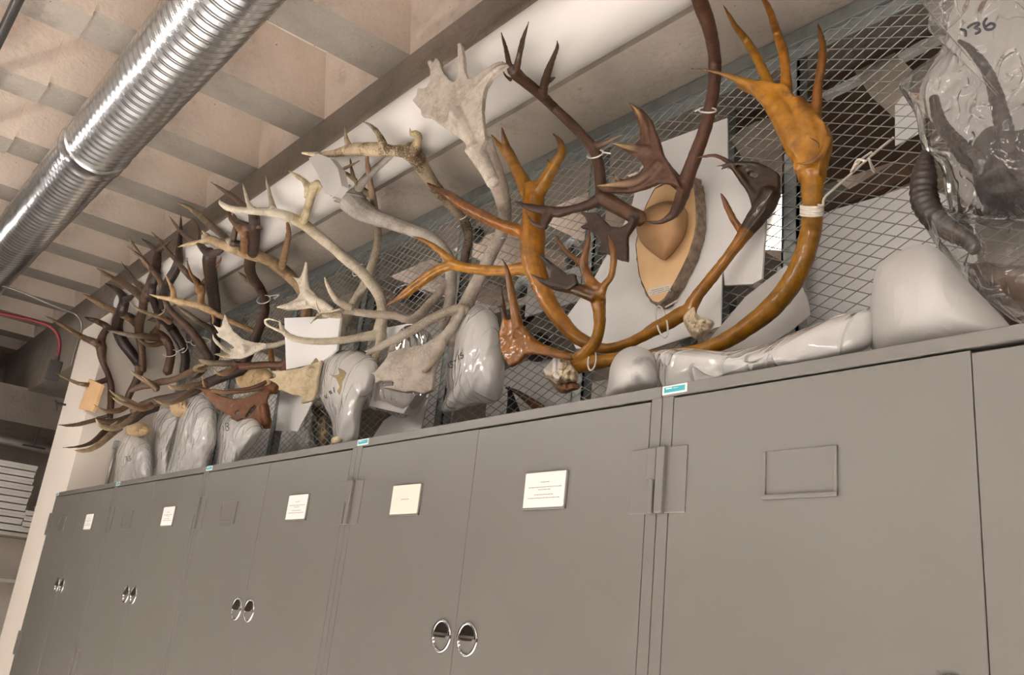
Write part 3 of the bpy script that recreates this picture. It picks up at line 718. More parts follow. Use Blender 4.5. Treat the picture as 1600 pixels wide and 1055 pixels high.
bag('plastic_bag', 'lower crumpled clear bag full of brown pieces, right of the foam hump', 'bag', [(1432, 322), (1460, 318), (1500, 332), (1560, 335), (1640, 340), (1740, 330), (1740, 520), (1640, 520), (1590, 505), (1540, 470), (1500, 430), (1470, 395), (1445, 355)], (1590, 420), .32, .12, 'clearbag', seed=12, crum=.016, n=150, K=24, zmin=ZC)
bag('bagged_hide', 'brown hide inside the lower clear bag', 'hide', [(1500, 420), (1540, 410), (1600, 415), (1700, 410), (1700, 530), (1600, 530), (1560, 485), (1520, 455)], (1610, 460), .42, .06, 'brown', seed=13, zmin=ZC)
# tan skull pieces inside the bags at the left
for i, (cx, cy, rx, ry, Y, lb) in enumerate([(216, 672, 20, 11, .30, 'tan skull top at the mouth of bag 73'), (280, 636, 15, 16, .36, 'tan skull top rising above the narrow cloudy bag'), (398, 592, 30, 20, .44, 'broad tan skull top wrapped in plastic above bag B')]):
    o = pillow([(cx + rx * math.cos(t * .3927), cy + ry * math.sin(t * .3927)) for t in range(16)], (cx, cy), Y, .045, .006, n=48, K=8, back=.9, seed=30 + i, freq=20).link('skull_top', 'skull', smooth=True)
    tag(o, lb, 'skull')
# ------------------------------------------------------------------ antlers
GD = 'antlers hung on the wire partition'
def fin(o, label, cat='antler', group=GD): return tag(o, label, cat, group)
OR, ORD, DK = '#b4741e', '#8a501c', '#3c261a'
# --- varnished pair: first antler, wide trunk rising left of the plaque
A = Antler((1070, 490), .50, 13, OR, ORD); A.sm = 9
z6 = Zm(640, 280, 5.273); z9 = Zm(960, 160, 3.104)
A.T([(1082, 494, 11), (1068, 490, 13), (1045, 503, 12), (1020, 516, 11), (1003, 526, 9), (980, 537, 8), (947, 545, 8), (919, 537, 11), (895, 522, 12), (877, 502, 13), (860, 478, 14), (848, 452, 15), (838, 425, 17), (833, 400, 19), (833, 375, 20), (833, 345, 18), (834, 315, 17), (833, 292, 17)], ca=OR, cb='#ad681a', pw=1)
A.T([(826, 300, 14), (810, 270, 10), (797, 242, 8), (790, 225, 6), (784, 199, 1.5)], cb='#5a2c16')
A.T([(800, 252, 7), (783, 230, 5), (767, 210, 1.5)], cb='#5a2c16')
A.T([(840, 300, 14), (852, 282, 11), (865, 260, 9), (877, 240, 7.5), (875, 222, 5), (864, 209, 1.5)], cb='#5a2c16')
A.T([(862, 262, 5), (857, 255, 3), (856, 248, 1)], cb='#5a2c16')
A.T([(832, 375, 15), (814, 362, 11), (782, 351, 9), (735, 328, 9.5), (700, 305, 7.5), (667, 286, 1.5)], cb='#4c2312', ca='#a8621c')
A.T([(838, 428, 15), (822, 420, 11), (788, 423, 8.5), (754, 422, 8.5), (725, 418, 8), (706, 412, 9)], ca='#b5741f', cb='#b5741f')
A.T([(710, 412, 8), (695, 399, 6), (675, 383, 4.5), (658, 374, 3), (644, 369, 1)], cb='#8a5222')
A.T([(712, 412, 8.5), (690, 419, 8), (672, 430, 8.5), (650, 446, 8.5), (632, 460, 7), (618, 469, 4), (603, 478, 1)], ca='#b5741f', cb='#6b3414')
A.T([(1074, 490, 12), (1089, 463, 10), (1118, 427, 9), (1140, 398, 9), (1155, 378, 10), (1166, 362, 12), (1180, 343, 15), (1196, 320, 17), (1206, 300, 16)], ca='#b5701f', cb=DK, pw=2.2)
A.T([(1160, 364, 6), (1147, 345, 6), (1137, 325, 5.5), (1130, 310, 4), (1126, 301, 1.5)], (0, -.03), ca='#96561f', cb='#4c2a1a')
A.palm(z9((636, 615), (655, 560), (668, 520), (662, 480), (640, 430), (610, 390), (585, 345), (560, 322), (620, 290), (680, 292), (740, 312), (803, 350), (800, 450), (770, 520), (700, 600)), .011,
       [z9((642, 335), (690, 343), (705, 362), (690, 372), (660, 358)), z9((642, 392), (668, 400), (686, 425), (682, 437), (655, 418))], col=DK)
A.T(z9((690, 470, 22), (640, 400, 16), (590, 335, 14), (555, 290, 13), (490, 258, 11), (440, 262, 8), (400, 268, 3)), (0, -.05), ca=DK, cb='#7a3a16')
A.T(z9((700, 310, 20), (640, 300, 14), (580, 300, 10), (530, 318, 6), (520, 326, 2)), (0, -.04), ca=DK, cb='#5a2c16')
A.T(z9((600, 296, 8), (540, 302, 6), (495, 310, 2)), (-.02, -.04), ca=DK, cb='#5a2c16')
pair1 = thing('antler', 'varnished orange antler with a broad flat trunk and a chocolate holed palm', 'antler', A.B, GD)
A.build('beam', 'varnish', pair1)
br = pillow(z9((330, 1040), (350, 1010), (385, 990), (395, 1020), (420, 1040), (480, 1060), (478, 1090), (440, 1130), (400, 1150), (370, 1130), (345, 1090)), z9((395, 1075))[0], .50, .035, .012, n=60, K=10, back=1, seed=40, freq=32)
br.link('burr', 'bone', pair1, smooth=True)
# --- second antler of the pair, great curve at the right
A = Antler((900, 572), .36, 11, OR, ORD); A.sm = 16
A.T([(893, 574, 15), (905, 571, 13), (930, 567, 12), (960, 562, 11), (1000, 559, 11), (1050, 556, 11), (1095, 547, 11), (1130, 534, 13), (1165, 513, 15), (1205, 481, 17), (1235, 445, 17.5), (1255, 405, 17), (1267, 360, 16.5), (1270, 325, 16), (1269, 290, 17), (1267, 262, 18), (1263, 240, 20)], ca='#b0721c', cb='#b0721c')
z4 = Zm(1150, 0, 3.516)
A.palm(z4((335, 960), (330, 880), (280, 760), (215, 640), (135, 560), (70, 505), (0, 472), (40, 440), (120, 462), (190, 462), (240, 480), (290, 480), (340, 560), (400, 665), (450, 640), (500, 690), (518, 740), (510, 830), (482, 920), (478, 980)), .026, col='#bb7620')
A.T(z4((200, 530, 50), (280, 660, 80), (345, 780, 90), (395, 880, 80), (408, 980, 66)), (-.004, 0), ca='#c07c22', cb='#b0721c')
A.T(z4((330, 560, 50), (380, 680, 80), (420, 780, 80), (420, 900, 66)), (-.004, 0), ca='#c07c22', cb='#b0721c')
A.T(z4((120, 500, 36), (200, 560, 60), (280, 680, 70)), (-.002, 0), ca='#bb7620', cb='#c07c22')
A.T(z4((160, 530, 45), (80, 470, 30), (0, 432, 20), (-80, 405, 14), (-160, 385, 9), (-248, 377, 3)), (0, -.08), cb='#4a2a1a')
A.T(z4((200, 520, 40), (160, 420, 30), (110, 310, 28), (55, 220, 24), (0, 150, 18), (-40, 80, 13), (-75, 20, 4)), cb='#55301c', ca='#a86d1d')
A.T(z4((275, 530, 36), (272, 400, 30), (260, 290, 28), (225, 180, 26), (190, 70, 20), (150, -10, 14), (110, -70, 4)), cb='#55301c', ca='#b06c1e')
A.T(z4((430, 700, 40), (442, 600, 30), (450, 480, 26), (470, 350, 26), (476, 260, 22), (462, 180, 16), (448, 125, 5)), cb='#4a2c1c', ca='#9c5a1c')
A.T(z4((400, 700, 24), (375, 620, 20), (330, 550, 14), (290, 520, 9), (255, 508, 3)), (-.018, -.024), ca='#8a5020', cb='#6a3a1a')
A.T(z4((505, 760, 24), (480, 830, 20), (440, 875, 16), (390, 898, 13), (325, 896, 5)), (-.02, -.05), ca='#b0702a', cb='#7a4c2c')
A.T(z4((455, 815, 9), (455, 790, 10), (430, 768, 8), (398, 755, 3)), (-.05, -.054), ca='#7a4c22', cb='#4a2e1c')
z5 = Zm(750, 380, 3.556)
A.palm(z5((250, 470), (300, 545), (400, 588), (500, 622), (520, 650), (430, 640), (300, 615), (255, 620), (225, 660), (168, 692), (150, 660), (135, 640), (120, 590), (112, 500), (125, 440), (200, 420)), .010, dy=-.05, col='#9c5c22')
A.T(z5((560, 670, 40), (480, 630, 26), (400, 602, 22), (320, 570, 26), (250, 530, 40), (210, 490, 44)), (0, -.05), ca='#a8701f', cb='#9c6020')
A.T(z5((215, 480, 32), (195, 380, 30), (175, 280, 24), (160, 200, 19), (148, 140, 13), (120, 82, 4)), (-.05, -.09), ca='#8f5524', cb='#4a2616')
A.T(z5((150, 480, 24), (135, 400, 18), (130, 340, 15), (120, 280, 10), (125, 230, 4)), (-.05, -.06), ca='#6a3c1c', cb='#4a2616')
A.T(z5((140, 420, 16), (120, 370, 11), (90, 343, 4)), (-.05, -.07), ca='#4a2a1c', cb='#2e1a12')
A.T(z5((530, 660, 44), (590, 610, 38), (640, 550, 35), (662, 470, 34), (665, 390, 36), (655, 310, 46), (640, 240, 50)), (0, -.09), ca='#b5761f', cb='#94581f')
A.T(z5((668, 290, 30), (690, 235, 22), (725, 190, 20), (742, 120, 21), (742, 60, 20), (730, 10, 16), (715, -60, 6)), (-.09, -.10), ca='#a0641f', cb='#6a3a1a')
A.T(z5((640, 260, 46), (600, 190, 30), (575, 120, 26), (585, 60, 22), (600, 0, 16), (610, -90, 5)), (-.09, -.12), ca='#94581f', cb='#5a3018')
A.T(z5((580, 130, 26), (530, 90, 20), (480, 50, 17), (440, 0, 15), (425, -30, 12), (410, -45, 7)), (-.10, -.14), ca='#704018', cb='#4a3020')
A.T(z5((640, 290, 44), (570, 268, 36), (500, 245, 36), (430, 235, 34), (370, 220, 20), (320, 195, 14), (275, 168, 4)), (-.09, -.19), ca='#7a4a20', cb='#2a1a14', pw=.5)
A.T(z5((480, 220, 34), (430, 165, 22), (385, 120, 16), (350, 85, 11), (322, 55, 4)), (-.15, -.19), ca='#3a241a', cb='#2a1a14')
A.palm(z6((985, 780), (1080, 826), (1150, 834), (1172, 800), (1150, 742), (1100, 680), (1060, 612), (1130, 655), (1220, 722), (1300, 785), (1370, 780), (1385, 870), (1310, 918), (1200, 892), (1080, 850)), .009, dy=-.165, col='#33211a')
pair2 = thing('antler', 'varnished orange antler sweeping in a great curve to a tall crown at the right', 'antler', A.B, GD)
A.build('beam', 'varnish', pair2)
z8 = Zm(780, 520, 7.535)
br = pillow(z8((690, 250), (760, 240), (830, 290), (850, 340), (900, 420), (930, 480), (920, 580), (820, 600), (680, 600), (620, 560), (540, 510), (560, 470), (640, 380), (660, 290)), z8((760, 440))[0], .36, .04, .012, n=60, K=10, back=.9, seed=41, freq=30)
br.link('burr', 'bone', pair2, smooth=True)
pillow(z8((665, 600), (760, 590), (860, 580), (940, 600), (945, 660), (860, 690), (790, 715), (700, 700)), z8((800, 650))[0], .37, .035, .010, n=50, K=8, back=.9, seed=42, freq=34).link('skull_base', 'redbone', pair2, smooth=True)
tg = thing('paper_tag', 'white folded paper tag on the bony base of the curved orange antler', 'tag', at(868, 575, .31))
m = MB(); o1 = z8((640, 265), (720, 290), (700, 545), (650, 530), (620, 480)); fr = [at(u, v, .312) for u, v in o1]
m.prism(fr, [p + Vector((0, .002, 0)) for p in fr]); m.link('paper', 'card', tg)
m = MB(); o1 = z8((640, 300), (520, 430), (545, 500), (625, 470)); fr = [at(u, v, .318 + .01 * i) for i, (u, v) in enumerate(o1)]
m.prism(fr, [p + Vector((0, .002, 0)) for p in fr]); m.link('flap', 'card', tg)
m = MB(); m.tube([(at(*z8((672, 300))[0], .310), .0008), (at(*z8((668, 500))[0], .310), .0008)], 5, 1); m.tube([(at(*z8((685, 320))[0], .310), .0006), (at(*z8((682, 480))[0], .310), .0006)], 5, 1); m.link('printed_text', 'ink', tg)
# --- mounted trophy on a log slice
PB, PF = .600, .562
face = z9((285, 380), (330, 362), (372, 372), (388, 420), (395, 500), (396, 590), (384, 660), (360, 735), (325, 810), (285, 885), (245, 950), (215, 972), (180, 962), (158, 925), (125, 850), (112, 770), (105, 690), (125, 590), (155, 500), (195, 420))
cf = (sum(p[0] for p in face) / len(face), sum(p[1] for p in face) / len(face))
tr = thing('antler_trophy', 'brown antlers mounted with a leather covered skull on an oval wood slice', 'trophy', at(cf[0], cf[1], PB), None)
m = MB(); fr = [at(u, v, PF) for u, v in resample(face, 60) and [(p.x, p.y) for p in resample(face, 60)]]
m.prism(fr, [p + Vector((0, PB - PF - .004, 0)) for p in fr]); m.link('wood_slice', 'wood', tr, bevel=.003)
m = MB(); n = 90; R = resample(face, n); C0 = Vector((cf[0], cf[1], 0)); cc = at(cf[0], cf[1], PF)
rows = [(-.002, 1.0), (.003, 1.025), (.02, 1.04), (.04, 1.05), (PB - PF, 1.04)]
for dy, s in rows:
    for i, r in enumerate(R):
        p = at(r.x, r.y, PF); d = p - cc; lump = 1 + (.05 * abs(noise.noise(Vector((i * .55, dy * 60, 1)))) + .03 * noise.noise(Vector((i * 1.3, dy * 90, 5)))) * (dy > 0)
        m.v.append(cc + d * (s * lump) + Vector((0, dy, 0)))
for k in range(len(rows) - 1):
    for i in range(n): m.f.append((k * n + i, k * n + (i + 1) % n, (k + 1) * n + (i + 1) % n, (k + 1) * n + i))
m.f.append(tuple(range((len(rows) - 1) * n, len(rows) * n)))
m.link('bark_rim', 'bark', tr)
dome = z9((118, 548), (180, 500), (250, 478), (310, 488), (350, 520), (357, 570), (345, 640), (315, 695), (275, 745), (240, 768), (200, 745), (150, 705), (118, 660), (104, 600))
pillow(dome, z9((225, 590))[0], PF + .004, .085, .0008, n=70, K=16, back=.05, freq=6).link('skull_cover', 'leather', tr, smooth=True)
m = MB()
for i in range(3):
    a, b2 = z9((172, 915 + i * 9), (268, 893 + i * 9)); L = 14; rnd = random.Random(i)
    for q in range(L):
        if rnd.random() < .8:
            t0, t1 = q / L, (q + .7) / L
            p0 = at(a[0] + (b2[0] - a[0]) * t0, a[1] + (b2[1] - a[1]) * t0, PF - .001); p1 = at(a[0] + (b2[0] - a[0]) * t1, a[1] + (b2[1] - a[1]) * t1, PF - .001)
            m.tube([(p0, .0009), (p1, .0009)], 4, 1)
o1 = z9((165, 905), (272, 880), (272, 915), (165, 940)); fr = [at(u, v, PF - .0006) for u, v in o1]
lb = MB().prism(fr, [p + Vector((0, .0008, 0)) for p in fr]).link('paper_label', 'cream', tr)
m.link('printed_text', 'ink', lb)
BR, BRD, TIP = '#4b3020', '#3a2419', '#b39468'
z3 = Zm(750, 0, 3.516)
A = Antler((1072, 282), .47, 10, BR, BRD)
A.T([(1070, 292, 12), (1074, 277, 12), (1087, 242, 11), (1102, 200, 10.5), (1110, 165, 10), (1116, 130, 10), (1117, 95, 10), (1112, 60, 10.5), (1104, 30, 12), (1095, 5, 13), (1085, -25, 12), (1078, -50, 9)], ca='#5a3826', cb='#4b3020')
A.T(z9((345, 395, 34), (325, 460, 34), (300, 520, 28), (270, 555, 19), (225, 580, 12), (180, 582, 8), (145, 574, 3)), (0, -.06), ca=BR, cb='#5a4030')
edge = z3((1100, 1020), (1070, 950), (1010, 860), (985, 770), (945, 660), (890, 600), (822, 566), (860, 640), (885, 720), (885, 770), (850, 805), (790, 800), (722, 785), (770, 815), (830, 850), (890, 890), (905, 925), (870, 965), (800, 990), (755, 990), (738, 955), (752, 1010), (700, 1018), (640, 1020)) + z9((-60, 432), (0, 440), (80, 440), (150, 420), (220, 392), (290, 400), (330, 420))
A.palm(edge, .010, dy=-.03, col='#5c3d2a')
A.T(z3((1110, 1030, 34), (1050, 970, 40), (980, 880, 42), (935, 800, 38), (915, 700, 30), (880, 630, 17), (826, 570, 4)), (0, -.05), ca='#54382a', cb='#b48a5c')
A.T(z3((930, 830, 36), (870, 820, 25), (800, 805, 14), (725, 786, 4)), (-.03, -.06), ca='#5c3d2a', cb=TIP)
A.T(z3((990, 900, 36), (930, 960, 30), (860, 1000, 24), (780, 1012, 18), (700, 1018, 10), (642, 1020, 4)), (-.03, -.07), ca='#54382a', cb=TIP)
A.T(z3((770, 1000, 14), (750, 980, 9), (740, 957, 3)), (-.05, -.06), ca='#6a4a34', cb=TIP)
A.build('right_antler', 'brownant', tr)
A = Antler((996, 343), .46, 22, BR, BRD)
z2 = Zm(900, 150, 3.1975)
A.T([(1002, 342, 13), (990, 337, 13), (975, 329, 12), (955, 317, 13), (938, 307, 13)], ca='#6a4c34', cb='#5a3c28')
A.T([(938, 310, 10), (918, 321, 8), (895, 327, 7), (875, 331, 9), (850, 329, 8), (828, 324, 6), (805, 315, 1.5)], (0, -.03), cb='#3a2620')
A.T(z6((1160, 260, 40), (1130, 320, 48), (1110, 370, 38), (1120, 410, 16)), (-.02, -.02), ca='#4a3226', cb='#33231c')
A.T(z6((1120, 400, 20), (1060, 385, 18), (1000, 345, 12), (955, 265, 4)), (-.02, -.05), ca='#4a3226', cb='#33231c')
A.T([(940, 308, 10), (938, 280, 9.5), (935, 258, 9), (929, 236, 9), (915, 217, 8), (893, 194, 8), (866, 169, 8), (845, 148, 8.5), (822, 129, 9), (808, 117, 10), (801, 108, 9)], (0, 0), ca='#4f3424', cb='#46301f')
A.T(z3((170, 400, 20), (155, 330, 16), (140, 260, 12), (125, 210, 7), (117, 178, 2)), (0, -.02), ca='#46301f', cb='#3a2a22')
A.T(z3((195, 400, 22), (215, 310, 18), (235, 220, 14), (258, 150, 8), (268, 118, 2)), (0, .0), ca='#46301f', cb='#3a2a22')
A.T(z3((170, 440, 12), (140, 415, 8), (124, 385, 3)), (0, -.02), ca='#46301f', cb='#3a2a22')
A.T(z3((345, 540, 26), (355, 460, 24), (375, 390, 21), (405, 310, 15), (425, 260, 9), (423, 222, 2)), (0, 0), ca='#46301f', cb='#33241c')
A.T(z3((370, 450, 16), (400, 432, 9), (416, 424, 3)), (0, 0), ca='#3a281c', cb='#33241c')
A.T(z3((610, 810, 24), (680, 790, 18), (730, 765, 12), (782, 742, 3)), (0, -.02), ca='#4f3424', cb='#a08a70')
A.palm(z2((18, 578), (60, 588), (105, 582), (140, 620), (180, 655), (225, 662), (262, 640), (275, 600), (300, 620), (285, 655), (262, 700), (262, 830), (205, 815), (160, 790), (105, 788), (130, 750), (105, 700), (60, 668), (20, 660), (62, 640), (45, 605)), .010, dy=-.03, col='#3d2a20')
A.T(z2((300, 590, 26), (285, 640, 22), (262, 680, 18)), (0, -.03), ca='#54382a', cb='#3d2a20')
A.build('left_antler', 'brownant', tr)
# --- large pale grey palmate antler
GR, GRD = '#aea499', '#978d83'
zw = Zm(630, 60, 7.535); zx = Zm(560, 480, 7.535)
A = Antler((705, 530), .44, 24, GR, '#b5aa9c'); zz = Zm(540, 380, 7.535)
A.T([(703, 535, 13), (712, 510, 13), (725, 482, 12.5), (740, 452, 11), (757, 418, 10), (772, 388, 10), (784, 362, 10.5), (789, 335, 11), (784, 305, 13), (774, 278, 16), (760, 250, 20), (748, 225, 25)], ca=GR, cb='#a29488', pw=1, Y=(.44, .45, .47, .48, .49, .49, .47, .41, .30, .18, .09, .05))
A.palm(zw((300, 290), (345, 268), (375, 300), (402, 240), (436, 262), (475, 395), (555, 505), (610, 532), (650, 505), (668, 400), (658, 250), (655, 82), (695, 68), (722, 200), (738, 400), (785, 490), (850, 485), (950, 405), (1080, 315), (1180, 288), (1240, 312), (1160, 368), (1050, 465), (985, 580), (955, 700), (945, 850), (960, 1010), (985, 1200), (900, 1360), (840, 1330), (700, 1200), (560, 1100), (430, 1005), (320, 935), (228, 920), (220, 855), (170, 800), (120, 748), (178, 690), (188, 604), (240, 612), (300, 590), (338, 500), (335, 390)), .013, col='#b3a89d', Y=.034)
A.T(zw((640, 900, 120), (800, 1150, 110), (920, 1400, 90), (1060, 1700, 85)), ca='#b3a89d', cb=GR, Y=(.034, .05))
A.T(zw((690, 650, 60), (690, 480, 45), (690, 330, 38), (685, 200, 33), (678, 110, 25), (674, 70, 12)), ca='#b3a89d', cb='#8f8579', Y=(.034, .034))
A.T(zw((860, 620, 50), (960, 500, 42), (1060, 400, 34), (1140, 335, 26), (1230, 308, 8)), ca='#9a8d80', cb='#857a6e', Y=(.034, .02))
A.palm(zx((120, 760), (200, 772), (325, 640), (370, 545), (500, 500), (750, 455), (880, 400), (1040, 330), (1020, 430), (960, 600), (905, 750), (895, 850), (880, 985), (770, 1032), (640, 992), (560, 1012), (400, 965), (290, 955), (360, 932), (425, 935), (432, 890), (400, 872), (318, 880), (270, 870), (212, 912), (205, 810)), .011, dy=-.03, col='#b0a59a')
A.T(zx((1240, 25, 14), (1190, 110, 45), (1100, 240, 60), (1000, 360, 65), (880, 440, 60), (700, 540, 50)), (-.02, -.03), ca='#b5a99a', cb='#a0968b', pw=.5)
A.T(zx((1010, 400, 45), (960, 540, 42), (860, 670, 40), (770, 760, 36)), (-.03, -.05), ca='#a2937f', cb='#a2937f')
A.T(zx((1290, 60, 70), (1180, 20, 60), (1040, 55, 58), (900, 120, 58), (770, 190, 60), (620, 280, 56), (450, 370, 52), (270, 460, 44), (150, 520, 30), (88, 562, 10)), (0, -.10), ca='#a59a8c', cb='#9d9489')
A.T(zx((160, 505, 20), (110, 512, 14), (70, 520, 5)), (-.09, -.10), ca='#a59a8c', cb='#b8ad9e')
A.T(zx((980, 190, 22), (1020, 160, 20), (1050, 60, 16)), (-.02, 0), ca='#b0a59a', cb='#b0a59a')
fin(A.build('antler', 'boneant', None, .0034), 'huge pale grey palmate antler rising in front of the white pipe')
# --- second grey antler, palm at the upper left with foam padding
A = Antler((700, 490), .52, 36, GR, GRD); zl = Zm(460, 180, 6.85)
A.T([(692, 512, 8), (700, 485, 8.5), (704, 460, 9), (705, 432, 9), (703, 412, 10), (696, 395, 10), (683, 380, 10.5), (664, 368, 10.5), (640, 358, 10.5), (613, 349, 11), (588, 340, 13), (565, 328, 18), (548, 312, 22)], ca='#a39a8f', cb='#938b84')
A.palm(zl((412, 560), (455, 545), (485, 620), (540, 715), (610, 750), (670, 720), (700, 780), (735, 790), (728, 880), (790, 960), (860, 1000), (760, 1075), (620, 1020), (500, 950), (420, 920), (345, 880), (340, 830), (430, 800), (470, 790), (430, 690)), .010, col='#8e8880')
A.T(zl((690, 780, 50), (740, 700, 46), (830, 610, 42), (920, 530, 36), (1000, 460, 34), (1060, 410, 26)), (0, .0), ca='#857f79', cb='#8a8076')
A.T(zl((520, 760, 40), (470, 660, 28), (440, 590, 22), (430, 555, 10)), (0, -.03), ca='#8e8880', cb='#7f7972')
A.T(zz((1200, 470, 46), (1120, 570, 50), (1000, 700, 56), (890, 830, 62), (760, 905, 52), (600, 860, 50), (450, 845, 48), (300, 835, 50), (150, 815, 48), (0, 790, 48), (-120, 820, 42), (-240, 850, 40), (-330, 860, 36)), (0, -.12), ca='#a2968a', cb='#958776')
zf = Zm(400, 400, 7.535)
A.T(zf((1120, 620, 45), (1000, 560, 42), (930, 500, 38), (870, 410, 30), (830, 320, 22), (806, 245, 9)), (-.10, -.16), ca='#9b8d7c', cb='#c9bda9')
A.T(zf((1000, 700, 40), (880, 700, 34), (790, 690, 24), (735, 640, 18), (712, 570, 14), (702, 510, 5)), (-.11, -.17), ca='#a49680', cb='#d2c6b2')
A.T(zf((760, 660, 14), (850, 658, 14), (930, 645, 11), (988, 630, 4)), (-.15, -.17), ca='#b5a890', cb='#d2c6b2')
A.T(zf((760, 700, 26), (700, 740, 16), (640, 800, 5)), (-.15, -.18), ca='#a49680', cb='#b5a890')
fin(A.build('antler', 'boneant', None, .0034), 'slim grey antler whose palm at the upper left is wrapped in foam')
# --- speckled cream antler with a knob
A = Antler((727, 400), .56, 38, '#5c4c40', '#b5a181')
A.T([(725, 412, 7), (728, 393, 7), (732, 370, 7.5), (727, 350, 8), (714, 333, 8), (697, 313, 9), (680, 292, 10), (664, 268, 11), (652, 248, 14), (640, 235, 16)], ca='#4f4238', cb='#a8967a', pw=.9)
A.T(zl((1290, 430, 90), (1180, 390, 70), (1050, 380, 60), (900, 365, 75), (780, 365, 75), (650, 365, 70), (540, 385, 55), (430, 408, 40), (300, 422, 30), (180, 415, 24), (75, 402, 12)), (0, -.04), ca='#a8967a', cb='#c8b596')
A.T(zl((590, 340, 40), (560, 270, 26), (548, 200, 18), (535, 118, 4)), (-.02, -.03), ca='#a8967a', cb='#a8967a')
A.T(zl((950, 310, 50), (915, 230, 36), (870, 160, 28), (800, 100, 18), (722, 64, 5)), (-.01, -.0), ca='#9c8a70', cb='#8a7c68')
A.T(zl((1270, 420, 70), (1300, 340, 55), (1325, 270, 42), (1325, 220, 40), (1290, 195, 36), (1255, 205, 26), (1240, 175, 14), (1236, 138, 5)), (0, -.02), ca='#a8967a', cb='#a08a60', pw=1)
fin(A.build('antler', 'speckant', None, .0034), 'dark speckled cream antler with a knobbed top tine')
# --- cream antler with a spade tine
zr = Zm(330, 260, 7.535); zm = Zm(380, 460, 3.556)
A = Antler((592, 520), .50, 42, '#b5aa96', '#b9ab92')
A.T([(592, 525, 12), (596, 500, 9), (597, 478, 8.5), (590, 458, 8.5), (580, 443, 9)] + zr((1750, 1230, 62), (1600, 1110, 62), (1480, 1000, 62), (1370, 910, 62), (1250, 810, 64), (1130, 710, 70), (1000, 630, 70), (850, 575, 60), (700, 540, 55), (550, 530, 48), (400, 520, 40), (280, 510, 40), (180, 480, 38), (110, 430, 26), (105, 395, 12)), ca='#b5aa97', cb='#d0c5b2', pw=2.5)
A.T(zr((470, 500, 40), (430, 420, 26), (405, 330, 20), (385, 260, 14), (372, 195, 4)), (0, .0), ca='#b5ab99', cb='#c5baa6')
A.T(zr((730, 500, 46), (705, 400, 30), (680, 290, 22), (655, 180, 15), (640, 95, 4)), (0, .0), ca='#b5ab99', cb='#a59a88')
A.palm(zr((1030, 610), (1075, 500), (1100, 370), (1100, 260), (1075, 190), (1010, 145), (900, 45), (960, 75), (1090, 140), (1140, 190), (1190, 188), (1250, 160), (1312, 238), (1250, 330), (1195, 450), (1140, 600), (1150, 680), (1080, 700)), .009, col='#b0a080')
A.T(zr((1090, 640, 50), (1130, 520, 42), (1170, 380, 46), (1200, 260, 50)), (0, 0), ca='#b5aa96', cb='#b0a080')
A.T(zr((1150, 260, 50), (1110, 190, 36), (1050, 135, 24), (980, 90, 15), (908, 52, 5)), (0, 0), ca='#b0a080', cb='#9a8a70')
A.T(zr((1200, 260, 56), (1240, 210, 46), (1265, 180, 26)), (0, 0), ca='#b0a080', cb='#9a8a70')
A.T(zm((760, 230, 40), (700, 232, 28), (620, 245, 22), (520, 258, 21), (430, 262, 20), (340, 258, 20), (270, 240, 19), (225, 205, 14), (205, 165, 8), (203, 142, 3)), (0, -.10), ca='#b9ae9c', cb='#c9bda4')
A.T(zm((235, 215, 12), (190, 198, 9), (150, 180, 8), (125, 162, 8), (125, 142, 7), (150, 138, 6), (180, 147, 5), (215, 158, 3)), (-.09, -.11), ca='#c5b99f', cb='#d0c6b2', n=10)
A.T(zm((770, 190, 26), (765, 250, 26), (750, 300, 24), (725, 370, 22), (690, 430, 26)), (0, -.05), ca='#b9ae9c', cb='#a8956e')
zn = Zm(380, 560, 6.595)
A.palm(zn((865, 150), (935, 182), (1000, 172), (978, 95), (1040, 130), (1085, 172), (1180, 155), (1290, 75), (1330, 60), (1310, 140), (1240, 290), (1212, 430), (1150, 532), (1090, 515), (1086, 440), (1010, 412), (970, 335), (1000, 300), (960, 212)), .008, dy=-.06, col='#a8956e')
fin(A.build('antler', 'boneant', None, .0034), 'cream antler with one spade shaped tine and a small mottled palm below')
# --- brownish slender antler behind
A = Antler((540, 515), .54, 12, '#a5957b', '#8a6a50')
A.T([(520, 548, 7), (530, 530, 8), (536, 510, 8.5), (545, 490, 9), (556, 470, 8), (568, 448, 7.5), (578, 425, 7), (585, 403, 7), (590, 380, 6.5), (590, 360, 6), (587, 338, 6), (584, 315, 5.5), (579, 290, 5), (576, 268, 4.5), (573, 245, 3.5), (572, 228, 1.5)], ca='#b5ab99', cb='#7a5238')
A.T(zf((1140, 560, 40), (1180, 480, 38), (1250, 410, 32), (1310, 340, 24), (1355, 260, 8)), (-.03, -.04), ca='#b5ab99', cb='#c9bca4')
A.T([(583, 310, 5), (568, 296, 4), (556, 284, 3.5), (550, 268, 3), (547, 247, 1.2)], (0, 0), ca='#6e5a3e', cb='#5a4a34')
A.T([(556, 282, 4), (542, 272, 3.5), (533, 267, 3), (545, 260, 2.5), (562, 251, 1)], (0, 0), ca='#8a744e', cb='#7a6644')
A.palm(zn((820, 20), (775, 200), (762, 330), (732, 440), (610, 470), (612, 400), (570, 385), (520, 382), (450, 350), (395, 330), (370, 335), (378, 300), (345, 262), (260, 217), (300, 212), (345, 200), (345, 170), (300, 132), (420, 130), (600, 100), (730, 55)), .008, dy=-.12, col='#b5a384')
A.T([(522, 545, 9), (510, 555, 9), (500, 568, 11), (488, 585, 12)], (0, -.12), ca='#b09c7c', cb='#b5a384')
fin(A.build('antler', 'boneant', None, .0034), 'slender antler with a brown tip above and a broad cream palm below')
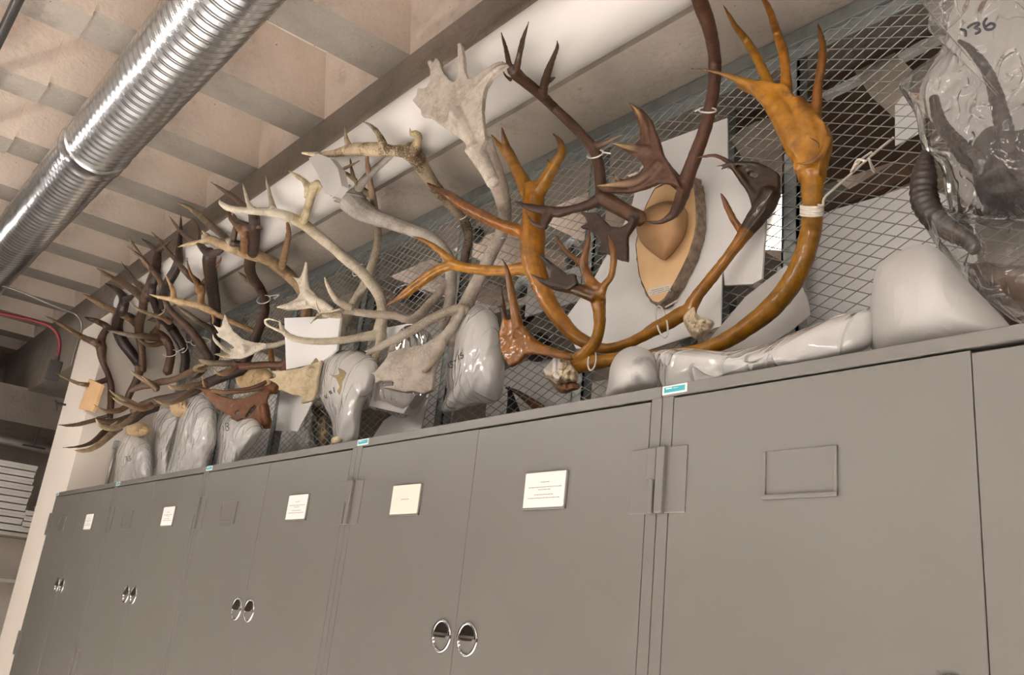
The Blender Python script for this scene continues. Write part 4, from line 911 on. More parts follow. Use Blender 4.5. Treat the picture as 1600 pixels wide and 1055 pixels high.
# --- small white palm antler
zd = Zm(220, 440, 7.535)
A = Antler((445, 536), .46, 48, '#cfc5b6', '#cfc5b6')
A.palm(zd((1480, 728), (1350, 722), (1210, 680), (1095, 590), (1035, 480), (990, 372), (968, 470), (948, 548), (900, 535), (858, 512), (900, 575), (935, 630), (890, 610), (910, 645), (980, 690), (1110, 780), (1080, 795), (1020, 790), (1005, 850), (1060, 908), (1180, 910), (1260, 885), (1400, 815), (1490, 785)), .008, dy=-.04, col='#cfc5b6')
A.T(zd((1750, 690, 30), (1600, 745, 30), (1450, 765, 36), (1330, 790, 60), (1200, 810, 70)), (0, -.04), ca='#cfc5b6', cb='#cfc5b6')
A.T(zd((1040, 830, 30), (970, 785, 24), (900, 720, 22), (860, 670, 16), (846, 618, 5)), (-.04, -.09), ca='#c9bfae', cb='#d8cfc0')
A.T(zd((1040, 880, 26), (960, 868, 22), (910, 858, 16), (858, 856, 5)), (-.04, -.08), ca='#c9b48e', cb='#d8c8a8')
fin(A.build('antler', 'boneant', None, .0036), 'small bright white palmate antler beside the dark tangle')
zg = Zm(400, 400, 7.535)
A = Antler((530, 490), .42, 30, '#d2c9bb', '#d2c9bb')
A.palm(zg((430, 245), (480, 258), (525, 258), (550, 200), (585, 70), (606, 75), (605, 250), (640, 390), (720, 470), (800, 560), (880, 640), (760, 660), (640, 610), (540, 625), (420, 640), (330, 630), (240, 605), (400, 550), (490, 500), (525, 440), (505, 360), (480, 300)), .008, col='#cec4b4')
A.T(zg((900, 650, 40), (760, 560, 60), (640, 500, 60), (570, 420, 50)), (0, 0), ca='#c5baa8', cb='#cec4b4')
A.T(zg((580, 420, 50), (580, 300, 40), (588, 180, 24), (598, 72, 8)), (0, -.01), ca='#cec4b4', cb='#d5cbbc')
A.T(zg((600, 560, 60), (480, 580, 44), (350, 605, 24), (240, 605, 6)), (0, -.02), ca='#cec4b4', cb='#d5cbbc')
fin(A.build('antler', 'boneant', None, .0036), 'flat cream antler with three spikes in front of the mesh rail')
# --- the tangle of brown deer antlers at the left
TN, TNT, MD = '#6b4d33', '#b69a74', '#4d3524'
za = Zm(60, 440, 7.535); zb = Zm(60, 570, 7.535); zc = Zm(120, 340, 7.535); ze = Zm(260, 280, 7.535); zh = Zm(240, 560, 7.535)
LV = .0038
def left(base, y0, th, ca=BR, cb=TNT):
    a = Antler(base, y0, th, ca, cb); a.minr = .0034; a.pier = True; return a
A = left((172, 650), .30, 70)
A.T(zb((840, 640, 36), (850, 500, 40), (858, 350, 42), (850, 220, 38), (815, 100, 34), (775, 10, 36)) + za((750, 900, 46), (740, 780, 62), (735, 700, 50), (775, 600, 42), (830, 540, 38)), ca='#5b4030', cb='#4d3626')
A.T(za((730, 760, 46), (650, 710, 44), (540, 665, 36), (400, 590, 30), (240, 490, 22), (150, 440, 14), (80, 405, 4)), (0, -.05), ca='#5f4632', cb='#846c50')
A.T(za((850, 560, 40), (760, 500, 38), (680, 465, 32), (600, 440, 24), (545, 418, 6)), (0, -.04), ca='#4a3425', cb='#4a3828')
A.T(zb((800, 180, 34), (720, 205, 32), (610, 235, 30), (480, 222, 24), (370, 180, 18), (270, 135, 12), (202, 92, 4)), (0, -.05), ca='#5f4632', cb='#a08866')
fin(A.build('deer_antler', 'brownant', None, LV), 'brown antler nearest the pier, its long upper tine pointing at the red conduit')
A = left((222, 580), .34, 66)
A.T(za((1225, 1060, 44), (1225, 900, 44), (1210, 750, 46), (1185, 600, 50), (1190, 480, 56), (1225, 350, 52), (1240, 200, 50)) + zc((800, 960, 60), (850, 850, 66), (890, 750, 66), (925, 620, 58), (945, 500, 52), (955, 400, 40)), ca='#5f4632', cb='#3f2c20')
A.T(za((1180, 520, 52), (1090, 430, 52), (960, 375, 44), (800, 300, 38), (660, 225, 30), (560, 170, 18), (518, 140, 5)), (0, -.05), ca='#6b5038', cb='#a18662')
A.T(zc((950, 420, 40), (895, 350, 30), (835, 300, 20), (765, 250, 5)), (0, -.03), ca='#453023', cb='#453226')
A.T(zc((955, 400, 36), (1010, 355, 26), (1070, 300, 17), (1170, 215, 8)), (0, .03), ca='#453023', cb='#6a5844')
A.T(zc((850, 900, 50), (770, 830, 38), (680, 745, 30), (600, 630, 20), (520, 515, 4)), (0, -.05), ca='#4d3828', cb='#5f4a36')
A.T(zc((800, 960, 60), (700, 880, 50), (580, 800, 40), (450, 730, 34), (340, 665, 26), (225, 590, 6)), (0, -.05), ca='#5d4430', cb='#8a7050')
A.T(zb((1180, 20, 46), (1180, 120, 48), (1130, 240, 46), (1080, 330, 44), (1040, 430, 40)), (0, 0), ca='#5f4632', cb='#4d3626')
fin(A.build('deer_antler', 'brownant', None, LV), 'dark brown antler with a thick pale tipped tine crossing the pier top')
A = left((178, 545), .42, 66)
A.T(za((1180, 960, 60), (1090, 840, 62), (1000, 720, 66), (940, 600, 62), (930, 480, 66), (985, 330, 66), (1010, 220, 60), (960, 130, 40), (880, 70, 24), (780, 20, 6)), ca='#2f211a', cb='#3a2a20')
A.T(za((1010, 230, 50), (1080, 190, 34), (1140, 150, 12)), ca='#2f211a', cb='#2f211a')
fin(A.build('deer_antler', 'brownant', None, LV), 'nearly black antler standing behind the brown tines at the pier corner')
A = left((330, 575), .42, 62)
A.T(zd((820, 920, 50), (760, 830, 54), (690, 720, 56), (610, 610, 52), (530, 520, 50), (440, 440, 46), (370, 370, 44), (310, 280, 40), (275, 170, 34)) + zc((1005, 850, 36), (970, 730, 32), (890, 620, 30), (810, 540, 30), (735, 430, 24), (650, 300, 18), (578, 178, 5)), ca='#4d3727', cb='#7a6248')
A.T(zc((860, 620, 22), (835, 560, 20), (760, 470, 22), (680, 410, 16), (590, 332, 4)), (-.01, -.04), ca='#6b5038', cb='#8a7254')
A.T(zd((350, 480, 40), (270, 430, 34), (180, 405, 28), (80, 375, 22), (-20, 330, 18), (-90, 285, 14), (-150, 228, 4)), (0, -.06), ca='#6b5038', cb='#c4ad88')
A.T(zd((190, 400, 16), (240, 385, 13), (275, 355, 11), (283, 310, 8), (278, 270, 3)), (-.02, -.03), ca='#8a7254', cb='#b9a482')
fin(A.build('deer_antler', 'brownant', None, LV), 'brown antler with a very long thin tine and a low pale curled fork, tied twice')
A = left((264, 582), .46, 60)
A.T(zd((310, 1075, 56), (340, 960, 54), (355, 850, 50), (335, 760, 50), (290, 690, 60), (220, 640, 66), (140, 610, 60)) , ca='#5a4030', cb='#5a4030')
A.T(zd((250, 660, 50), (130, 660, 46), (20, 640, 40)) + za((1160, 640, 32), (1050, 625, 28), (950, 605, 20), (870, 588, 14), (805, 575, 5)), (0, -.08), ca='#5d4430', cb='#ddd0b8')
A.T(zd((260, 720, 36), (170, 745, 32), (80, 745, 26), (20, 715, 20), (-30, 680, 10)), (0, -.05), ca='#6b5038', cb='#9c8464')
A.T(zd((160, 600, 40), (200, 520, 24), (190, 460, 12)), ca='#6b4a30', cb='#a08a6a')
fin(A.build('deer_antler', 'brownant', None, LV), 'brown antler with one ivory tipped tine lying level across the tangle')
A = left((288, 582), .52, 55)
A.T(zd((505, 1075, 54), (525, 960, 54), (520, 850, 52), (480, 740, 54), (420, 640, 56), (360, 550, 56), (300, 480, 50), (230, 420, 46), (180, 300, 44), (130, 150, 46), (140, 0, 60)) + zc((900, 760, 60), (960, 640, 40)), ca='#2e211a', cb='#3a2a20')
fin(A.build('deer_antler', 'brownant', None, LV), 'dark thick antler trunk in the middle of the tangle, in front of the mesh corner')
A = left((400, 520), .48, 55, '#9a7448', '#d3b88c')
A.T(zd((1330, 585, 30), (1200, 530, 32), (1050, 465, 32), (900, 390, 34), (780, 325, 44), (680, 280, 46), (560, 262, 40), (450, 240, 44), (380, 215, 36), (280, 195, 24), (180, 175, 17), (98, 148, 5)), ca='#8a6840', cb='#cdb184', pw=1)
A.T(zd((390, 210, 36), (378, 110, 30), (350, 40, 24)) + zc((1105, 800, 18), (1070, 730, 14), (1030, 640, 4)), (0, -.02), cb='#c9b084')
A.T(zd((705, 270, 44), (712, 170, 40), (720, 80, 46)) + zc((1430, 860, 44), (1410, 770, 30), (1350, 680, 22), (1310, 570, 14), (1300, 470, 4)), (0, -.02), cb='#6a4a34')
A.T(zc((1440, 840, 40), (1500, 760, 32), (1570, 660, 24), (1650, 560, 18), (1690, 500, 13), (1700, 460, 4)), (0, .02), ca='#9a7448', cb='#7a5a3c')
A.T(zd((850, 400, 20), (860, 450, 18), (848, 495, 10)), (0, -.02), ca='#9a7448', cb='#cdb184')
fin(A.build('deer_antler', 'brownant', None, LV), 'golden tan antler with a two pronged fork crossing the dark trunks')
A = left((338, 570), .52, 50)
A.T(zd((860, 960, 50), (880, 820, 54), (885, 680, 56), (880, 540, 54), (880, 400, 66), (870, 280, 70), (855, 160, 72), (840, 50, 74)) + ze((505, 1000, 80), (510, 900, 80), (500, 850, 60)), ca='#2e211a', cb='#3d2b20')
A.T(zd((870, 620, 44), (800, 540, 36), (700, 490, 32), (600, 415, 30), (500, 345, 22), (420, 288, 6)), (0, -.06), ca='#3a2a20', cb='#a89878')
A.T(ze((480, 870, 50), (420, 800, 44), (370, 740, 36), (300, 715, 30), (210, 660, 26), (140, 580, 22), (80, 500, 15), (32, 432, 5)), (0, -.04), ca='#3d2b20', cb='#8a7058')
A.T(ze((540, 880, 50), (610, 860, 40), (660, 835, 26)), (0, .02), ca='#3d2b20', cb='#3d2b20')
A.T(ze((385, 760, 26), (388, 680, 22), (375, 590, 18), (345, 520, 12), (312, 465, 4)), (0, 0), ca='#4d3828', cb='#7a654c')
fin(A.build('deer_antler', 'brownant', None, LV), 'dark cupped antler with a speckled straight tine under the golden one')
A = left((268, 470), .50, 55)
A.T(zc((1000, 1040, 50), (1030, 900, 56), (1080, 760, 60), (1150, 640, 60), (1195, 520, 54), (1205, 400, 44), (1215, 250, 30), (1225, 100, 20), (1225, -30, 6)), ca='#2e211a', cb='#3a2a20')
A.T(zc((1420, 760, 44), (1330, 690, 40), (1240, 590, 36), (1150, 480, 30), (1070, 390, 24), (980, 270, 17), (885, 175, 5)), (0, -.03), ca='#4a3526', cb='#7a6248')
fin(A.build('deer_antler', 'brownant', None, LV), 'dark upright antler with a long slanting tine, left of the cupped one')
A = left((385, 575), .46, 48)
A.T([(372, 585, 7), (386, 560, 7.5), (397, 535, 7.5), (408, 505, 7.5), (414, 485, 7), (412, 463, 7), (405, 449, 7.5), (394, 432, 8), (390, 415, 9), (394, 395, 9.5), (397, 375, 9), (398, 350, 9), (396, 330, 9)], ca='#4a3224', cb='#3d2b20')
A.T([(405, 450, 6), (395, 442, 5), (383, 435, 4), (376, 429, 3), (371, 425, 1)], (0, -.03), ca='#5d4430', cb='#b9a482')
A.T(ze((1020, 420, 50), (960, 350, 40), (880, 280, 32), (790, 205, 32), (700, 150, 26), (610, 90, 17), (522, 35, 4)), (0, -.03), ca='#4a3526', cb='#7a5a40')
A.T(ze((960, 760, 40), (860, 760, 40), (760, 740, 44), (640, 640, 44), (520, 540, 44), (420, 450, 40), (330, 380, 34), (230, 315, 26), (160, 290, 16), (115, 280, 6)), (0, -.08), ca='#33251c', cb='#a58c68')
A.T(ze((990, 560, 46), (900, 520, 34), (830, 480, 26), (790, 420, 20)), (0, 0), ca='#3d2b20', cb='#4d3828')
A.T(ze((780, 740, 36), (800, 640, 40), (830, 550, 36), (860, 490, 26)), (.02, .02), ca='#4d3828', cb='#6a5844')
A.T(ze((760, 800, 16), (765, 760, 14), (758, 728, 5)), (-.04, -.05), ca='#8a7254', cb='#cdbd9e')
fin(A.build('deer_antler', 'brownant', None, LV), 'dark brown antler with a grooved pale tipped tine slanting up left, one tie')
A = left((470, 455), .50, 46, '#84603c', '#c9ae86')
A.T([(478, 500, 9), (480, 475, 9), (472, 455, 9), (462, 441, 9), (448, 427, 10), (430, 413, 10)] + ze((1200, 955, 66), (1080, 905, 72), (970, 865, 84), (850, 830, 76), (730, 800, 62), (620, 755, 56), (530, 715, 50), (440, 735, 38), (330, 755, 28), (220, 775, 20), (128, 802, 7)), ca='#9a7c58', cb='#cdb48c', pw=1.2)
A.T(ze((520, 720, 36), (490, 670, 28), (450, 635, 18), (412, 602, 5)), (0, -.02), ca='#a58a62', cb='#c9b28a')
A.T(ze((920, 850, 66), (925, 740, 54), (915, 640, 56), (880, 570, 60)), (0, 0), ca='#84603c', cb='#75543a')
A.T(ze((870, 590, 50), (810, 520, 38), (760, 460, 32), (740, 400, 24), (770, 340, 12)), (0, -.02), ca='#75543a', cb='#6a4d36')
A.T(ze((900, 590, 46), (980, 560, 36), (1060, 560, 27), (1105, 565, 20), (1120, 585, 14), (1108, 600, 6)), (0, .02), ca='#75543a', cb='#5a4434')
A.T(ze((1360, 1020, 48), (1385, 920, 42), (1410, 800, 38), (1435, 680, 34), (1440, 600, 28), (1425, 520, 20)), (0, .02), ca='#9a7c58', cb='#7a5636')
A.T([(478, 500, 9), (476, 530, 9), (465, 555, 8), (450, 564, 7)] + zh((1500, 80, 48), (1350, 75, 42), (1200, 85, 44), (1080, 95, 46), (990, 95, 44)), (0, -.02), ca='#75543a', cb='#6b4630')
A.T(zh((1000, 90, 36), (950, 130, 30), (890, 165, 26), (820, 190, 24), (760, 175, 18), (725, 145, 12), (710, 112, 4)), (-.02, -.06), ca='#6b4630', cb='#b59a70')
A.T(zh((990, 90, 30), (960, 60, 20), (930, 30, 10)), (-.02, -.02), ca='#6b4630', cb='#6b4630')
A.T([(465, 555, 8), (448, 575, 8), (435, 596, 9), (424, 610, 11)], (-.02, -.02), ca='#6b4630', cb='#6a4024')
A.palm(zh((555, 365), (620, 350), (680, 385), (800, 440), (950, 482), (1080, 472), (1210, 415), (1320, 372), (1400, 300), (1445, 300), (1385, 385), (1342, 480), (1352, 600), (1392, 740), (1372, 830), (1290, 832), (1280, 790), (1236, 800), (1222, 722), (1180, 722), (1145, 775), (1130, 812), (1080, 760), (1050, 712), (982, 742), (900, 702), (930, 690), (870, 655), (740, 592), (735, 565), (655, 480), (600, 430)), .009,
       [zh((958, 660), (985, 620), (1018, 618), (1005, 645), (968, 672)), zh((1088, 695), (1140, 600), (1195, 555), (1222, 575), (1165, 650), (1112, 702))], dy=-.02, col='#75461f')
A.T(zh((620, 380, 34), (600, 320, 20), (580, 270, 13), (578, 205, 4)), (-.02, -.04), ca='#75461f', cb='#b59a70')
A.T(zh((680, 380, 26), (850, 405, 28), (1000, 392, 28), (1150, 372, 28), (1300, 330, 34), (1410, 290, 36)), (-.03, -.02), ca='#75502f', cb='#5e3c26')
A.T(zh((1400, 230, 22), (1300, 290, 24), (1180, 340, 22), (1050, 362, 18), (930, 362, 12), (825, 357, 4)), (-.03, -.05), ca='#5e3c26', cb='#5e3c26')
A.T(zh((700, 400, 30), (600, 370, 20), (520, 350, 12), (460, 340, 4)), (-.02, -.04), ca='#75461f', cb='#5e4a34')
A.T(zh((1300, 560, 60), (1320, 680, 60), (1335, 790, 48)), (-.02, -.02), ca='#54331f', cb='#3a2419')
fin(A.build('deer_antler', 'brownant', None, LV), 'tan brown antler with a hooked top, reaching down to a reddish palm with two holes')
A = left((385, 572), .40, 52, '#43301f', '#b59f7e')
A.T(zh((1150, 80, 60), (1060, 130, 66), (900, 190, 62), (760, 240, 60), (600, 310, 62), (440, 400, 60), (260, 460, 58), (60, 500, 60), (-120, 560, 60), (-250, 620, 50)), ca='#2e211a', cb='#4a3526', pw=1)
A.T(zh((620, 290, 40), (520, 310, 34), (400, 335, 36), (300, 345, 32), (220, 345, 26), (165, 312, 6)), (-.03, -.07), ca='#5d4630', cb='#b59f7e')
A.T(zh((500, 370, 40), (400, 420, 36), (300, 490, 34), (200, 525, 30), (110, 530, 26), (40, 500, 18), (0, 478, 6)), (-.04, -.10), ca='#5d4630', cb='#bfa985')
A.T(zb((1330, 480, 50), (1240, 505, 40), (1150, 475, 32), (1080, 430, 26), (980, 385, 24), (900, 350, 18), (828, 292, 6)), (-.04, -.10), ca='#6b5038', cb='#bfa985')
A.T(zb((1250, 515, 44), (1150, 510, 32), (1050, 470, 26), (950, 435, 20), (850, 370, 6)), (-.05, -.10), ca='#6b5038', cb='#bfa985')
A.T(zh((1080, 110, 46), (960, 70, 44), (800, 60, 40), (700, 60, 36), (600, 40, 34), (540, 20, 20)), (-.02, -.02), ca='#3f2d20', cb='#a08a66')
A.T(zh((760, 200, 40), (860, 140, 26), (905, 95, 12)), (-.05, -.05), ca='#43301f', cb='#b59f7e')
fin(A.build('deer_antler', 'brownant', None, LV), 'dark heavy beam running low across the tangle with pale curled tines')
A = left((310, 575), .32, 55, '#5d4438', '#b59a74')
A.T(zh((640, 60, 30), (560, 110, 36), (450, 150, 40), (330, 215, 40), (200, 260, 40), (80, 280, 44), (-20, 310, 46), (-140, 330, 40), (-250, 370, 30), (-290, 378, 14)), (0, -.02), ca='#8a7252', cb='#5d4438', pw=.6)
A.T(zh((620, 130, 26), (560, 150, 22), (480, 130, 22), (520, 90, 20), (600, 75, 14)), (-.02, -.03), ca='#8a7252', cb='#b59a74')
A.T(zh((590, 150, 26), (520, 210, 22), (450, 250, 14), (420, 265, 6)), (.01, 0), ca='#4a3526', cb='#8a7254')
A.T(zb((1400, 290, 46), (1320, 220, 34), (1230, 170, 30), (1150, 120, 22), (1082, 65, 6)), (-.02, -.05), ca='#6b5038', cb='#b59f7e')
A.T(zb((1350, 240, 22), (1290, 190, 20), (1215, 130, 8)), (-.03, -.05), ca='#8a7252', cb='#b59f7e')
fin(A.build('deer_antler', 'brownant', None, LV), 'purplish brown antler lying above the heavy low beam, rough tan base')
A = left((228, 640), .26, 64, '#5d4438', '#b59a74')
A.T(zb((1400, 500, 50), (1250, 545, 60), (1130, 620, 66), (1020, 660, 66), (900, 680, 50), (780, 670, 36), (690, 650, 30), (600, 670, 27), (480, 700, 24), (350, 715, 18), (232, 708, 6)), (0, -.06), ca='#33251c', cb='#6a543e', pw=.9)
A.T(zb((1190, 540, 26), (1080, 640, 34), (970, 725, 36), (860, 752, 34), (770, 735, 30), (710, 690, 24), (672, 635, 6)), (-.05, -.11), ca='#5d4630', cb='#bfa985', pw=.8)
A.T(zb((960, 740, 44), (880, 800, 42), (790, 880, 38), (700, 950, 36), (600, 1000, 30), (500, 1015, 22), (415, 1008, 6)), (-.02, -.10), ca='#5d4630', cb='#bfa985', pw=.8)
A.T(zb((840, 750, 40), (760, 810, 40), (690, 875, 36), (610, 925, 28), (520, 955, 20), (400, 972, 12), (280, 978, 4)), (0, -.06), ca='#54402e', cb='#6a5844')
A.T(zb((1060, 480, 36), (970, 530, 34), (890, 548, 32), (800, 545, 24), (720, 515, 15), (655, 470, 4)), (-.03, -.08), ca='#6b5038', cb='#a58c68')
A.T(zb((820, 600, 22), (750, 625, 26), (690, 640, 30)), (.02, .02), ca='#3f2d20', cb='#3f2d20')
A.T(zb((850, 720, 16), (900, 690, 14), (935, 660, 6)), (-.06, -.06), ca='#8a7254', cb='#b9a482')
fin(A.build('deer_antler', 'brownant', None, LV), 'lowest brown antler, its tan tines sweeping down in front of the white pier')
# --- pieces of antler and strips near the middle
A = left((410, 560), .57, 10, '#9a6a34', '#9a6a34')
A.T([(422, 545, 4), (424, 560, 4.5), (427, 578, 5)], ca='#9a6a34', cb='#9a6a34')
fin(A.build('antler_tip', 'brownant', None, .003), 'small ochre antler stub behind the white palm', 'antler')
# --- cable ties and string
def ring(cx, cy, a, b2, rot, Y, dep, r=.0028, tail=None):
    q = []; n = 20; c, s = math.cos(math.radians(rot)), math.sin(math.radians(rot))
    for i in range(n + 1):
        t = 2 * math.pi * i / n + .3
        x, y = a * math.cos(t), b2 * math.sin(t)
        q.append((at(cx + x * c - y * s, cy + x * s + y * c, Y - dep * math.sin(t)), r))
    m = MB().tube(q, 7, 2)
    if tail: m.tube([(at(u, v, Y - dep), r) for u, v in tail], 7, 3)
    return m
TIES = [(1105, 172, 14, 4, 2, .45, .03, 'white cable tie round the tall beam of the mounted antlers', [(1094, 170), (1086, 174)]),
        (930, 241, 13, 5, -18, .38, .03, 'white cable tie on the left mounted antler, near the mesh post', [(942, 238), (954, 240)]),
        (1034, 503, 8, 25, -12, .47, .03, 'white looped tie round the beam beside the porous burr', [(1040, 480), (1058, 470)]),
        (925, 564, 6, 15, 8, .34, .03, 'white tie round the orange beam above the tagged base', None),
        (721, 338, 9, 4, -22, .54, .02, 'white tie on the dark stem of the speckled antler', None),
        (780, 369, 12, 3, 3, .50, .03, 'white tie on the grey beam beside the orange trunk', None),
        (557, 423, 5, 9, 25, .50, .03, 'white tie on the cream beam with the spade tine', [(560, 415), (566, 413)]),
        (412, 468, 11, 6, -15, .44, .03, 'white open tie on the dark beam left of the white palm', [(420, 463), (436, 461), (428, 467)]),
        (306, 533, 8, 7, -30, .40, .03, 'white tie on the brown antler with the longest tine', [(312, 526), (329, 532), (322, 537)]),
        (284, 543, 9, 8, -35, .50, .03, 'white tie looped round the darkest trunk in the tangle', [(290, 534), (297, 535)]),
        (266, 552, 11, 5, -10, .42, .03, 'white tie hanging below the ivory tipped antler', [(276, 550), (288, 544)]),
        (167, 597, 7, 9, 30, .28, .03, 'white tie round the antler nearest the pier', None)]
for cx, cy, a, b2, rot, Y, dp, lb, tail in TIES:
    tag(ring(cx, cy, a, b2, rot, Y, dp, .0026, tail).link('cable_tie', 'tie', smooth=True), lb, 'cable tie', 'white cable ties on the antlers')
m = MB()
for i in range(5):
    m2 = ring(1268.5, 322 + i * 3.4, 17.5, 2.2, 1 + (i % 2) * 2, .462, .035, .0032); n = len(m.v); m.v += m2.v; m.f += [tuple(q + n for q in f) for f in m2.f]
for pts in ([(1286, 322), (1288, 310), (1300, 298), (1325, 276), (1352, 252), (1370, 236), (1396, 215)], [(1352, 252), (1340, 250), (1332, 268), (1345, 250), (1362, 238)], [(1358, 248), (1362, 262), (1366, 268), (1358, 250)], [(1338, 256), (1330, 268), (1334, 262)]):
    m.tube([(at(u, v, .47 + .03 * i), .0035) for i, (u, v) in enumerate(pts)], 6, 4)
tag(m.link('string', 'string', smooth=True), 'white cotton string wound round the great orange curve and tied to the mesh', 'string')
sheet('cardboard_piece', 'tan cardboard piece hanging on the corner of the white pier', 'cardboard', zb((595, 165), (745, 235), (640, 552), (470, 520)), .04, .02, 'tancard')
# ------------------------------------------------------------------ what stands behind the mesh
def rack(label, x0, x1, y0, y1, zs, mat='shelf'):
    t = thing('storage_rack', label, 'rack', ((x0 + x1) / 2, (y0 + y1) / 2, 0), 'racks behind the mesh')
    for z_ in zs: MB().box(x0, x1, y0, y1, z_ - .018, z_ + .018).link('shelf_board', mat, t, bevel=.003)
    for x in (x0 - .02, x1 + .02):
        for y in (y0 + .02, y1 - .02): MB().box(x - .019, x + .019, y - .019, y + .019, 0, zs[-1] + .12).link('upright', 'steel', t)
    return t
rack('tall rack with brown boards behind the mesh at the right', -1.75, 1.6, .86, 1.42, (2.10, 3.40), 'brown')
rack('lower rack behind the mesh, under the lit lamp and white boxes', -4.5, -1.95, .86, 1.45, (2.12, 2.96))
rack('far end rack behind the mesh near the pier', -6.3, -4.65, .86, 1.45, (2.12, 2.90))
def boxat(name, label, cat, x0, x1, y0, y1, z0, z1, mat, group=None):
    t = thing(name, label, cat, ((x0 + x1) / 2, (y0 + y1) / 2, z0), group)
    MB().box(x0, x1, y0, y1, z0, z1 - .03).link('box_body', mat, t, bevel=.003)
    MB().box(x0 - .004, x1 + .004, y0 - .004, y1 + .004, z1 - .045, z1).link('lid', mat, t, bevel=.003)
    return t
GB = 'white boxes on the racks behind the mesh'
for i, (x0, x1, zb0, h, lb) in enumerate([(-4.30, -3.86, 2.14, .30, 'white box low on the rack behind bag 81'), (-3.62, -3.20, 2.14, .24, 'white box low on the rack behind the clear bag with the block'),
        (-2.98, -2.62, 2.14, .20, 'white box low behind the bag marked 13'), (-2.52, -2.10, 2.14, .34, 'white box low behind the tagged antler base'), (-5.6, -5.1, 2.14, .3, 'white box low behind bag B'),
        (-1.15, -.70, 2.12, .36, 'white box behind the foam sheets right of the plaque')]):
    boxat('storage_box', lb, 'box', x0, x1, .90, 1.36, zb0, zb0 + h, 'tray', GB)
for i, (x0, x1, lb) in enumerate([(-4.35, -3.75, 'white foam sheet over the front of the lower rack, left end'), (-3.7, -3.1, 'white foam sheet over the front of the lower rack, by the pointed orange tine'), (-2.75, -2.05, 'white foam sheet over the front of the lower rack, behind the orange trunk')]):
    m = MB().box(x0, x1, .80, 1.4, 2.982, 2.994).box(x0, x1, .79, .80, 2.84 - .03 * (i % 2), 2.994)
    tag(m.link('foam_sheet', 'foam', bevel=.002), lb, 'foam', 'foam sheets on the lower rack')
sheet('foam_sheet', 'long white foam strip with a torn edge behind the mesh, right of the orange crown', 'foam', [(1282, 146), (1312, 131), (1345, 113), (1392, 90), (1440, 62), (1472, 52), (1474, 58), (1442, 72), (1396, 97), (1348, 121), (1314, 138), (1284, 152)], .83, .03, 'sheetfoam')
sheet('plastic_sheet', 'cloudy plastic sheet hanging from the tall rack beside the string', 'plastic sheet', [(1335, 112), (1398, 82), (1426, 110), (1420, 150), (1398, 185), (1360, 150)], .83, .004, 'haze')
sheet('plastic_sheet', 'cloudy plastic sheet behind the orange crown, above the mounted plaque', 'plastic sheet', [(1140, 215), (1180, 190), (1235, 180), (1240, 250), (1225, 300), (1180, 280)], .84, .004, 'haze')
sheet('wood_strip', 'reddish brown board end seen through the mesh left of the curved horn', 'wood', [(1262, 332), (1345, 285), (1420, 240), (1446, 238), (1440, 268), (1370, 300), (1300, 325)], .95, .03, 'brown')
def horn3(label, pts, Y, r0, mat, cat='horn', name='horn'):
    q = [(at(u, v, Y - .02 * i), r0 * (1 - .85 * i / (len(pts) - 1))) for i, (u, v) in enumerate(pts)]
    return tag(MB().tube(q, 10, 6).link(name, mat, smooth=True), label, cat)
horn3('dark upright board end low behind the mesh under the orange palm', [(803, 655), (800, 630), (795, 605)], .80, .035, 'black')
horn3('brown antler lying behind the mesh beside the dark upright piece', [(845, 640), (825, 625), (806, 612), (790, 606)], .82, .022, 'redbone', 'antler', 'antler_tip')
horn3('slim brown antler behind the white paper tag', [(872, 602), (858, 590), (845, 580)], .80, .016, 'bone', 'antler', 'antler_tip')
for i, (u, v, a, b2, Y, mat, lb) in enumerate([(745, 355, 15, 26, 1.0, 'black', 'black bundle behind the grey beams, left of the orange trunk'), (640, 460, 26, 16, .95, 'hide', 'dark hairy bundle behind the tip of the pointed orange tine'),
        (575, 475, 20, 22, .95, 'hide', 'dark bundle behind the cream beam base'), (685, 505, 16, 9, .95, 'black', 'small dark lump behind the grey brow tine'),
        (820, 470, 20, 40, .98, 'hide', 'tall dark bundle behind the rising orange tine'), (840, 545, 24, 26, .95, 'black', 'dark bundle behind the left orange palm'),
        (895, 400, 14, 30, 1.0, 'hide', 'dark bundle behind the brown clawed tine'), (505, 672, 9, 24, .80, 'skull', 'tan and brown bundle behind the mesh left of bag 81'),
        (498, 640, 12, 12, .82, 'redbone', 'brown lump behind the mesh above the tan bundle'), (890, 505, 16, 20, .96, 'black', 'dark bundle between the two orange beams behind the mesh'), (1190, 470, 20, 14, .95, 'hide', 'dark lump behind the mesh below the bent foam board'), (1200, 235, 32, 14, 1.0, 'redbone', 'reddish brown hide on the tall rack behind the orange crown')]):
    o = pillow([(u + a * math.cos(t * .3927), v + b2 * math.sin(t * .3927)) for t in range(16)], (u, v), Y, .10, .012, n=48, K=9, back=.9, seed=60 + i, freq=16).link('wrapped_bundle', mat, smooth=True)
    tag(o, lb, 'bundle')
